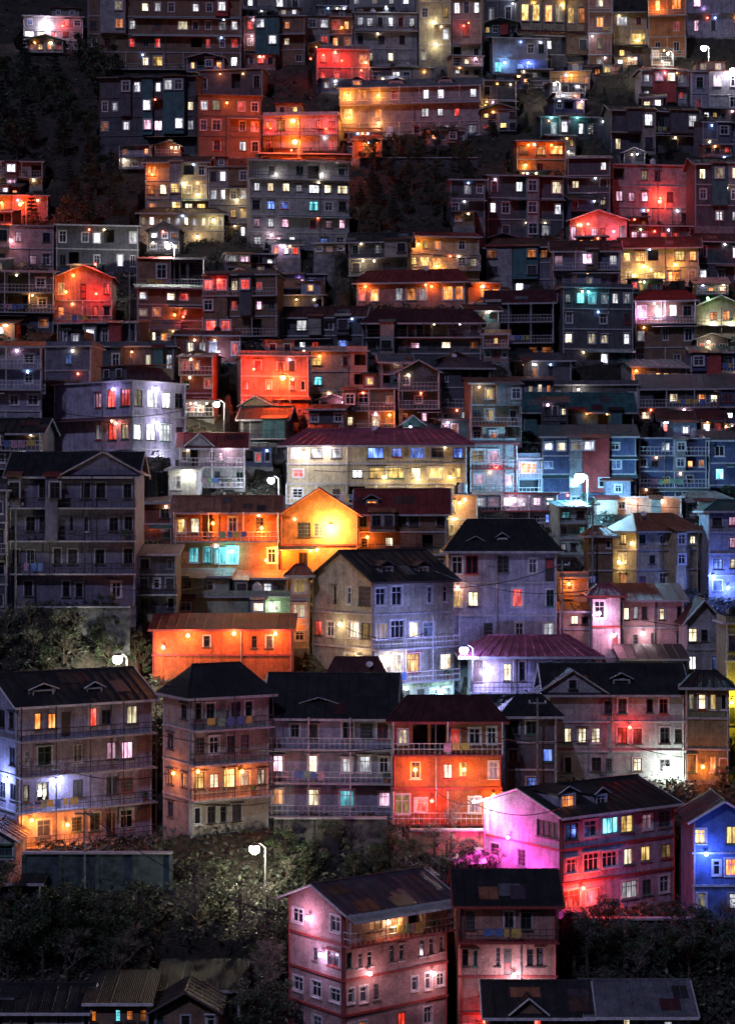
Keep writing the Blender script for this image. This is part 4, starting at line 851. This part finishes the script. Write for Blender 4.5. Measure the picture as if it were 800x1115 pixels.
H('dark house under the bright yellow house at the top right', 566,640,38,80, ["d.k..d","..d.d."], wall='dark', roof='gx', rc='maroon', rh=1.3, L=5)
H('small house lit orange by a white lamp', 598,642,78,98, ["dO.o"], wall='cream', roof='slab', L=5, lamps=[(622,82,(1,.4,.05),130)])
H('small white lit gazebo', 604,632,101,120, ["W"], wall='white', roof='hip', rc='tin', rh=.6, L=4.9, name='gazebo', cat='gazebo', lamps=[(618,108,(1,.9,.9),40)])
H('long low shed under a teal lit tin roof', 588,668,128,152, [".kk.kk.."], wall='dark', roof='shed', rc='teal', rh=1.3, L=5, name='shed', cat='shed', lamps=[(600,128,(.2,.9,.8),50),(628,128,(.2,.9,.8),50)])
H('house with an orange lit upper wall and a yellow doorway window', 562,616,154,192, ["OOO","yd."], wall='orange', roof='slab', L=5, frame='dark', lamps=[(575,158,OR,110),(600,158,OR,100),(572,180,(1,.5,.1),80)])
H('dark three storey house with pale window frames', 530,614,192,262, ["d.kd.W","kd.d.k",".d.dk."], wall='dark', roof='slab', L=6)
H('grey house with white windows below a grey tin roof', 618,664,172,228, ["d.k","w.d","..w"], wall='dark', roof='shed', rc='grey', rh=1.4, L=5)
H('grey house with a red glowing lamp at its corner', 666,752,180,248, ["d.wd..","ppp.d.","..d..d"], wall='grey', roof='slab', L=6, lamps=[(718,216,(1,.05,.02),900)])
H('pink gabled house glowing red at the right of the hillside', 620,682,240,268, ["Prpr.P"], wall='pink', roof='gy', rc='red', rh=1.6, L=6, verge='pale', lamps=[(640,244,(1,.10,.06),220),(668,252,(1,.12,.15),220)])
H('low house with pink windows beside the pink gable', 684,752,246,272, ["pp.RR."], wall='dark', roof='slab', L=5, lamps=[(712,252,RD,60)])
H('plain grey house near the right edge', 764,826,134,170, [".dd.","d..d"], wall='violet', roof='slab', L=5)
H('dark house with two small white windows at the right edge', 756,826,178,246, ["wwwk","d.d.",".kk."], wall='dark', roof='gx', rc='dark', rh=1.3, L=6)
H('small dark house among dark trees with one white window', 490,528,196,236, [".kd","d.."], wall='dark', roof='shed', rc='dark', rh=1, L=5)
H('dark house in the gully right of the grey long house', 524,562,88,128, ["d.d","d.."], wall='dark', roof='shed', rc='dark', rh=1, L=5)
H('dark house with faint windows on the right above the grey house', 664,760,120,170, ["..kd.k","w.d.d."], wall='dark', roof='gx', rc='dark', rh=1.2, L=5)
H('dim row house below the long dark terrace', 216,286,76,104, ["dd.d.d"], wall='dark', roof='slab', L=5)
H('dark house beside the orange lit block with a blue door window', 520,566,330,372, ["kkd.","d.d."], wall='dark', roof='hip', rc='brown', rh=1.0, L=5)
H('dark house with pale sills beyond the green roofed house', 757,830,262,312, ["d.kd","kdwd"], wall='dark', roof='gx', rc='maroon', rh=1.3, L=5)
H('navy house with two small windows below the white lit base', 752,832,384,424, ["d.d.k",".d.d."], wall='navy', roof='shed', rc='teal', rh=1.4, L=5)
H('dim house above the top terrace', 380,452,-46,12, ["kkkk","kwkk"], wall='grey', roof='slab', L=5)
H('dark house crossing the top edge left of centre', 264,378,-40,16, ["d.d.d.k","k.Kd.d."], wall='dark', roof='slab', L=5)
H('dark house crossing the top edge right of centre', 526,562,-30,30, ["d.","kd"], wall='dark', roof='slab', L=5)
# fillers seen between the larger houses
H('pinkish house with railed balconies above the dark hipped roof', 516,606,538,574, ["=kpkkpk","=d.d.db"], wall='lilac', roof='slab', L=5, trim='red', lamps=[(560,544,(1,.7,.8),60)])
H('small pale teal house under the big blue white lamp', 608,640,552,604, ["=cd","d.c","kd."], wall='cyan', roof='shed', rc='teal', rh=.8, L=5)  # teal light on the white frames put into the wall colour
H('low peach walled row beneath the navy house', 648,742,542,560, ["..d..d.."], wall='peach', roof='slab', L=4.9, lamps=[(690,546,(1,.6,.4),90),(720,546,(1,.6,.4),70)])
H('low violet house left of the grey five storey house foot', 246,300,277,303, ["kpdk","d.d."], wall='violet', roof='slab', L=5, lamps=[(262,284,(.7,.6,1),50)])
H('dark shed with pale posts below the octagonal pavilion', 150,222,282,312, ["=#d#d"], wall='dark', roof='shed', rc='dark', rh=1, L=5, name='shed', cat='shed', trim='pale')
H('small green tinted shed on the slope below the orange wing', 196,250,628,650, ["d.d."], wall='palegreen', roof='shed', rc='grey', rh=.8, L=4.9, name='shed', cat='shed', found=3)
H('dark low shed right of the green tinted shed', 256,312,630,652, ["d.kd"], wall='dark', roof='shed', rc='rust', rh=.8, L=4.9, name='shed', cat='shed', found=3)
H('dark house in the shade between dark violet house and red wall', 150,192,604,668, ["d.d","=ddd","d.d"], wall='dark', roof='shed', rc='dark', rh=1, L=5, found=3)
H('small brick house in the shadow right of the brown row house', 487,520,540,590, ["w.d","yd."], wall='peach', roof='slab', L=5, lamps=[(500,548,(1,.5,.15),110),(494,565,(1,.8,.4),60)])
H('dark low house left of the lilac grey corner house', -10,46,470,510, ["d.dd","=d.d"], wall='dark', roof='gx', rc='dark', rh=1.4, L=5, trim='pale')
H('dark house filling the slope right of the stair slope', 404,470,74,96, ["d.kd.d"], wall='dark', roof='slab', L=5)
H('dim brown house at the foot of the twin lamps', 284,384,168,182, ["d.rd.d.d"], wall='brown', roof='slab', L=4.9)
H('dark house under the cream and yellow house wing', 380,445,262,300, ["d.k.d","=d.d."], wall='dark', roof='gx', rc='dark', rh=1.4, L=5)
H('dark house with dim terraces at the right edge above the kiosk', 784,836,424,480, ["d.d","k.d","d.d"], wall='navy', roof='slab', L=5, trim='pale')
H('small lit shed on the slope below the brown row house', 440,486,604,626, ["dk.d"], wall='brown', roof='shed', rc='dark', rh=.8, L=4.9, name='shed', cat='shed')
place_houses()

# ================================================================== street lamps
street_lamp('tall street lamp with the brightest white glare at the upper right', 766,52,100,(1,.92,.7),3600, head=.7, glow=90)
street_lamp('smaller white street lamp just left of the brightest top right lamp', 727,58,92,(1,.95,.9),700, head=.3)
street_lamp('white street lamp at the right edge below the top right glare', 797,76,110,(.95,.85,1),450, head=.6)
street_lamp('white street lamp beside the small orange lit house', 604,91,120,(1,.85,.7),800, head=.34)
street_lamp('warm street lamp with orange lower twin over the red washed house', 319,131,176,(1,.45,.08),3600, lcol=(1,.09,.01), head=.42)
street_lamp('lower orange lamp of the twin lamps in front of the red washed house', 321,154,180,(1,.45,.08),2200, lcol=(1,.09,.01), head=.5)
street_lamp('white street lamp under the octagonal pavilion', 183,268,312,(1,.97,.85),2400, head=.55)
street_lamp('warm white street lamp beside the red brown house', 236,440,484,(1,.93,.65),1100, head=.5)
street_lamp('cool white street lamp above the long orange wing', 295,523,562,(.85,.92,1),1500, head=.55)
street_lamp('large blue white street lamp over the teal lit roofs', 631,520,575,(.28,.68,1),9000, head=.85, glow=110)
street_lamp('warm white street lamp beside the pale lilac house roof', 128,718,775,(1,.95,.7),2600, head=.65)
street_lamp('blue violet street lamp beside the greenish white house', 505,708,762,(.32,.38,1),2000, head=.6, glow=90)
street_lamp('warm white street lamp below the stone coloured house', 277,925,985,(1,.93,.65),1500, head=.6)
street_lamp('thin street lamp on a white post before the orange brick house', 516,873,935,(1,.95,.9),500, head=.22)
street_lamp('red lamp on a post beside the grey house on the upper right', 718,219,262,(1,.2,.06),1800, lcol=(1,.04,.01), head=.26)
street_lamp('amber lamp on a post at the left edge of the upper hillside', 22,222,262,(1,.4,.06),2600, lcol=(1,.07,.01), head=.3)
street_lamp('orange lamp on a post before the red lit house', 308,411,452,(1,.4,.06),3200, lcol=(1,.07,.01), head=.4)
for lab, x, a, b in (('pale utility pole standing before the pale lilac house', 92, 880, 968), ('tall utility pole beside the dark violet house', 17, 545, 672),
    ('utility pole behind the large blue white lamp', 645, 545, 640), ('utility pole at the corner of the lilac grey house', 612, 610, 720),
    ('utility pole below the red gable', 141, 296, 384), ('utility pole near the brown house in the middle', 438, 392, 470), ('utility pole before the long grey house', 585, 760, 870)):
    pole(lab, x, a, b)

# ================================================================== retaining walls
wall_thing('blue green retaining wall below the pale lilac house', 26, 186, 930, 968, 'mossy_blue_green_plaster', (.05,.075,.085))
wall_thing('orange tinted low wall below the orange brick house', 448, 540, 905, 928, 'ochre_stone', (.42,.24,.14))
wall_thing('dark retaining wall below the blue grey house', 300, 420, 892, 930, 'dark_stone', (.08,.07,.08))
wall_thing('dark terrace wall under the magenta lit house', 620, 760, 1002, 1024, 'dark_stone', (.08,.07,.08))
wall_thing('concrete terrace wall under the dark violet house', 20, 140, 662, 680, 'grey_terrace', (.14,.14,.15))
wall_thing('terrace wall right of the twin lamps', 392, 520, 172, 182, 'dark_stone', (.08,.07,.08))

# ================================================================== trees
make_tree_meshes()
rt = random.Random(5)
def wood(lab, grp, x0, x1, y0, y1, n, h0, h1, vs, skip=()):
    for i in range(n):
        x = x0+(x1-x0)*((i*.618034+rt.random()*.12) % 1); y = y0+(y1-y0)*(i+.5)/n
        if any(a < x < b and c < y < d for a, b, c, d in skip): continue
        D = Dsurf(x, y); P = ray(x, y, D); ok = True
        T = [(P.x-.9, P.y-.9), (P.x+.9, P.y-.9), (P.x+.9, P.y+.9), (P.x-.9, P.y+.9)]
        for Q in PLACED:
            if _sat(T, Q['A'], 0): ok = False
        if ok: tree(x, y, rt.uniform(h0, h1)*(D and 200/D)**.5, rt.choice(vs), lab, grp)
wood('dark tree of the wood on the upper left slope', 'trees of the upper left wood', -20, 128, 70, 262, 44, 42, 66, (0,1,3,4))
wood('dark tree of the grove below the long grey house', 'trees of the middle gully', 388, 526, 168, 262, 30, 34, 52, (0,1,3,4,2))
wood('dark tree of the wood below the blue green wall', 'trees of the lower left wood', -10, 300, 1012, 1090, 44, 44, 70, (1,2,4,5))
wood('dark tree beside the pink house at the bottom', 'trees left of the pink house', 240, 322, 1000, 1130, 16, 40, 62, (1,2,5,4))
wood('dark tree on the bank below the blue grey house', 'trees on the bank above the pink house', 300, 540, 930, 965, 20, 26, 44, (1,2,4,5))
wood('dark tree of the slope below the magenta lit house', 'trees of the lower right wood', 612, 815, 1030, 1085, 30, 40, 60, (1,4,5,2))
wood('dark tree between the dark violet house and the lamp', 'trees below the dark violet house', -10, 165, 675, 735, 16, 30, 46, (1,2,4,5))
wood('dark tree in the gap at the top right', 'trees of the top right gap', 520, 600, 95, 155, 12, 26, 38, (0,1,3))
wood('dark tree on the dark slope above the grey house', 'trees on the right upper slope', 640, 800, 112, 185, 18, 22, 34, (0,1,4))
wood('small dark tree squeezed between the middle houses', 'trees between the middle houses', 440, 660, 380, 620, 16, 22, 34, (1,4,5))
wood('small dark tree among the houses on the left', 'trees among the left houses', 0, 300, 380, 520, 14, 22, 34, (1,4,5))
wood('tree on the ridge beyond the top houses', 'trees on the ridge', -200, 1000, -230, -60, 60, 34, 50, (0,3,1))
wood('dark tree beyond the right edge of the town', 'trees right of the town', 860, 1250, 60, 1080, 64, 40, 62, (0,1,2,3,4,5))
wood('dark tree beyond the left edge of the town', 'trees left of the town', -420, -90, 60, 1080, 56, 40, 62, (0,1,2,3,4,5))
for lab, x, y, hh, v in (('yellow lit tree beside the green house', 788, 775, 30, 2), ('tree lit by the warm street lamp below the stone coloured house', 236, 968, 34, 2), ('bare looking tree before the orange brick house', 490, 900, 44, 5),
    ('tree beside the small blue lit kiosk', 790, 520, 40, 1), ('leafy tree right of the stone house lamp', 312, 962, 36, 5)):
    tree(x, y, hh, v, lab, None, front_D(x, y-10, Dsurf(x, y)))
    
# ================================================================== cars
def car(lab, x, yb, col, yaw, D=None):
    D = D or front_D(x, yb-4, Dsurf(x, yb)); P = ray(x, yb, D); P.z = ground_z(P.x, P.y); t = root('parked_car', lab, 'car', P, math.radians(yaw), 'cars parked on the terrace road')
    m = plain('car_paint_%s' % (col,), col, .25, .3, 2, .1, 0); b = MB()
    prof = [(-2,.35),(-2.05,.75),(-1.9,.95),(-1.1,1.0),(-.6,1.45),(.9,1.5),(1.55,1.05),(2.0,.95),(2.05,.4)]
    L_ = [(px, -.82 if pz < 1.2 else -.66, pz) for px, pz in prof]; R_ = [(px, .82 if pz < 1.2 else .66, pz) for px, pz in prof]
    b.poly(L_, m); b.poly(R_[::-1], m)
    for i in range(len(prof)): j = (i+1) % len(prof); b.poly([L_[j], L_[i], R_[i], R_[j]], m)
    b.obj('body', t)
    g = MB()
    for sy in (-1, 1):
        g.poly([(-.95,sy*.81,1.02),(-.1,sy*.81,1.02),(-.1,sy*.69,1.4),(-.55,sy*.69,1.4)], GLASS); g.poly([(0,sy*.81,1.02),(1.3,sy*.81,1.04),(.9,sy*.69,1.4),(0,sy*.69,1.4)], GLASS)
    g.obj('side_windows', t); g = MB(); g.poly([(-1.08,-.7,1.03),(-1.08,.7,1.03),(-.64,.6,1.43),(-.64,-.6,1.43)], GLASS); g.obj('windscreen', t)
    for sx in (-1.3, 1.3):
        for sy in (-.8, .8):
            w = MB(); w.bar((sx,sy-.1,.32),(sx,sy+.1,.32),.32,BLACKP,14); wo = w.obj('wheel', t)
            w = MB(); w.bar((sx,sy-.12,.32),(sx,sy+.12,.32),.17,METAL,10); w.obj('rim', wo)
    for sy in (-.6, .6): w = MB(); w.box(-2.1,-2.0,sy-.15,sy+.15,.68,.84, PALE); w.obj('headlight', t)
car('silver car parked on the bank left of the magenta lit house', 514, 944, (.55,.56,.6), 20, Dsurf(514, 944))
car('dark car parked in front of the magenta lit house corner', 622, 1012, (.22,.22,.25), 8, Dsurf(622, 1012))

# ================================================================== overhead cables
def cable(lab, p, q, sag):
    mb = MB(); pts = [p.lerp(q, i/14)-Vector((0,0,sag*4*(i/14)*(1-i/14))) for i in range(15)]
    for a, b in zip(pts, pts[1:]): mb.bar(a, b, .035, BLACKP, 4)
    tag(mb.obj('overhead_cable'), lab, 'cable', 'overhead cables')
cable('black cable sagging from the pale utility pole across the lower left wood', ray(92,884,150), ray(312,1000,138), 1.0)
cable('black cable strung from the stone coloured house to the blue grey house', ray(172,800,160), ray(427,815,158), .8)
cable('black cable crossing before the lilac grey house', ray(490,640,172), ray(612,615,178), .5)

rc_ = random.Random(21)
for j in range(34):
    x = rc_.uniform(-20, 700); y = rc_.uniform(40, 900); x2 = x+rc_.uniform(60, 190); y2 = y+rc_.uniform(-22, 22)
    D = min(front_D(x, y, Dsurf(x, y)), front_D(x2, y2, Dsurf(x2, y2)))-.4
    cable('thin black cable looping between the stacked houses', ray(x, y, D), ray(x2, y2, D+rc_.uniform(-.5, 1.2)), rc_.uniform(.4, 1.2))
def staircase(lab, path, w=1.4, n=26):
    t = root('outdoor_staircase', lab, 'staircase', (0,0,0)); pts = [ray(x, y, Dsurf(x, y)) for x, y in path]; pts = [Vector((p.x, p.y, ground_z(p.x, p.y))) for p in pts]; t.location = pts[0]
    m = plain('worn_concrete_steps', (.34,.32,.31), .9, 0, 2, .5); b = MB(); r1, r2 = MB(), MB(); prev = None
    for k in range(len(pts)-1):
        for j in range(n):
            p = pts[k].lerp(pts[k+1], j/n)-pts[0]; q = pts[k].lerp(pts[k+1], (j+1)/n)-pts[0]; d = (q-p); 
            sd = Vector((d.y, -d.x, 0)).normalized()*w/2; z = max(p.z, q.z)+.25; dp = Vector((d.x, d.y, 0))
            b.slab([Vector((p.x,p.y,z))-sd, Vector((p.x,p.y,z))+sd, Vector((p.x,p.y,z))+sd+dp*1.02, Vector((p.x,p.y,z))-sd+dp*1.02], 1.6, m)
            for r_, sg in ((r1, 1), (r2, -1)):
                a = Vector((p.x,p.y,z))+sd*sg*.94; c = Vector((q.x,q.y,max(q.z,p.z)+.25+d.z))+sd*sg*.94; r_.bar(a+Vector((0,0,.9)), c+Vector((0,0,.9)), .035, METAL, 4)
                if j % 4 == 0: r_.bar(a, a+Vector((0,0,.9)), .03, METAL, 4)
    b.obj('steps', t); r1.obj('handrail', t); r2.obj('handrail', t)
staircase('red lit concrete staircase climbing beside the long grey house', [(376,172),(358,140),(374,96)], 2.2)
staircase('concrete staircase through the dark bushes below the blue grey house', [(470,958),(440,930),(424,905)], 1.6, 16)
staircase('concrete staircase on the slope below the orange wing', [(178,672),(196,650),(176,628)], 1.6, 16)
# ================================================================== ground
def build_ground():
    xs = [-1500,-900,-500]+list(range(-300, -50, 10))+list(range(-50, 861, 5))+list(range(870, 1101, 10))+[1300,1700,2300]
    ys = [1499,1450]+list(range(1400, -415, -5))
    v = []; f = []; rg = random.Random(3)
    for y in ys:
        for x in xs:
            P = ray(x, y, Dsurf(x, y)); P.z += rg.uniform(-.15,.15)-.25; P.z = cut(P.x, P.y, P.z); v.append(tuple(P))
    n = len(xs)
    # valley floor and the near slope the camera stands on
    last = ys[-1]; rows = len(ys)
    for Y, Z in ((520,150),(620,170),(900,120),(2500,100)):
        for x in xs: v.append(((x-CX)*(Dsurf(x,-415) if Y < 600 else 480)/F_PX*Y/480, Y, Z))
        rows += 1
    front = []
    for Y, Z in ((100,-62),(70,-60),(45,-40),(20,-15),(3,-2),(-60,0),(-600,20)):
        front.append([((x-CX)*.055, Y, Z) for x in xs])
    for j in range(rows-1):
        for i in range(n-1): f.append((j*n+i, j*n+i+1, (j+1)*n+i+1, (j+1)*n+i))
    base = len(v)
    for fr in front: v += fr
    prev = list(range(0, n))
    for k in range(len(front)):
        cur = list(range(base+k*n, base+(k+1)*n))
        for i in range(n-1): f.append((cur[i], cur[i+1], prev[i+1], prev[i]))
        prev = cur
    me = bpy.data.meshes.new('ground'); me.from_pydata(v, [], f)
    m, t, b = nt('hillside_earth'); vv, _ = coords(t); n1 = noise(t, .35, 8, vv, .7); n2 = noise(t, 3, 5, vv)
    c = ramp(t, n1.outputs['Fac'], [(.3, (.018,.024,.016)), (.5, (.04,.035,.03)), (.7, (.09,.075,.06))])
    link(t, mixc(t, c, ramp(t, n2.outputs['Fac'], [(.3, (.4,.4,.4)), (.7, (1.3,1.3,1.3))]), .8, 'MULTIPLY'), b.inputs['Base Color'])
    b.inputs['Roughness'].default_value = .95; bump(t, b, n2.outputs['Fac'], .8, .3); me.materials.append(m)
    o = bpy.data.objects.new('ground', me); COL.objects.link(o); o['kind'] = 'structure'
build_ground()
def build_undergrowth():
    mb = MB(); rnd = random.Random(9); m = leaf_mat('undergrowth_leaves', (.05,.06,.045)); mm = mb.mi(m)
    for _ in range(14000):
        x = rnd.uniform(-110, 910); y = rnd.uniform(-60, 1150); D = Dsurf(x, y); P = ray(x, y, D)
        if any(_sat([(P.x-.4,P.y-.4),(P.x+.4,P.y-.4),(P.x+.4,P.y+.4),(P.x-.4,P.y+.4)], Q['A'], 0) for Q in PLACED if abs(Q['D']-D) < 25): continue
        leaf_cloud(mb, (P.x, P.y, cut(P.x, P.y, P.z)+.1), rnd.uniform(.5, 1.3)*(1.4 if y > 880 else 1), 16, .24, m, rnd, .6)
    o = mb.obj('undergrowth'); o['kind'] = 'stuff'; o['label'] = 'dark undergrowth between the houses'; o['category'] = 'undergrowth'
build_undergrowth()

# ================================================================== sky, moonlight, camera
sc = bpy.context.scene
w = bpy.data.worlds.new('World'); sc.world = w; w.use_nodes = True; t = w.node_tree
bg = t.nodes['Background']; sky = t.nodes.new('ShaderNodeTexSky'); sky.sky_type = 'NISHITA'; sky.sun_disc = False
EL, AZ = math.radians(44), math.radians(203)
sky.sun_elevation = EL; sky.sun_rotation = AZ
t.links.new(mixc(t, sky.outputs[0], (.62,.58,1), 1.0, 'MULTIPLY'), bg.inputs['Color']); bg.inputs['Strength'].default_value = SKY
sd = bpy.data.lights.new('moon', 'SUN'); sd.energy = MOON; sd.angle = math.radians(2); sd.color = (.62, .62, 1)
so = bpy.data.objects.new('moon', sd); COL.objects.link(so)
dirv = Vector((math.sin(AZ)*math.cos(EL), math.cos(AZ)*math.cos(EL), math.sin(EL)))
so.rotation_euler = dirv.to_track_quat('Z', 'Y').to_euler()
for l in bpy.data.lights:
    if l.type != 'SUN': l.energy *= LAMPK
cd = bpy.data.cameras.new('camera'); cd.sensor_fit = 'HORIZONTAL'; cd.sensor_width = 36; cd.lens = 36*F_PX/800; cd.clip_end = 6000; cd.clip_start = .5
co = bpy.data.objects.new('camera', cd); COL.objects.link(co); co.rotation_euler = (math.radians(90), 0, 0); sc.camera = co
vs = sc.view_settings; vs.view_transform = 'Standard'; vs.look = 'None'; vs.gamma = 1; vs.exposure = EXPO; vs.use_curve_mapping = False
cy = sc.cycles; cy.use_denoising = True; cy.max_bounces = 4; cy.diffuse_bounces = 2; cy.glossy_bounces = 2; cy.transmission_bounces = 1
cy.sample_clamp_indirect = 3; cy.caustics_reflective = False; cy.caustics_refractive = False
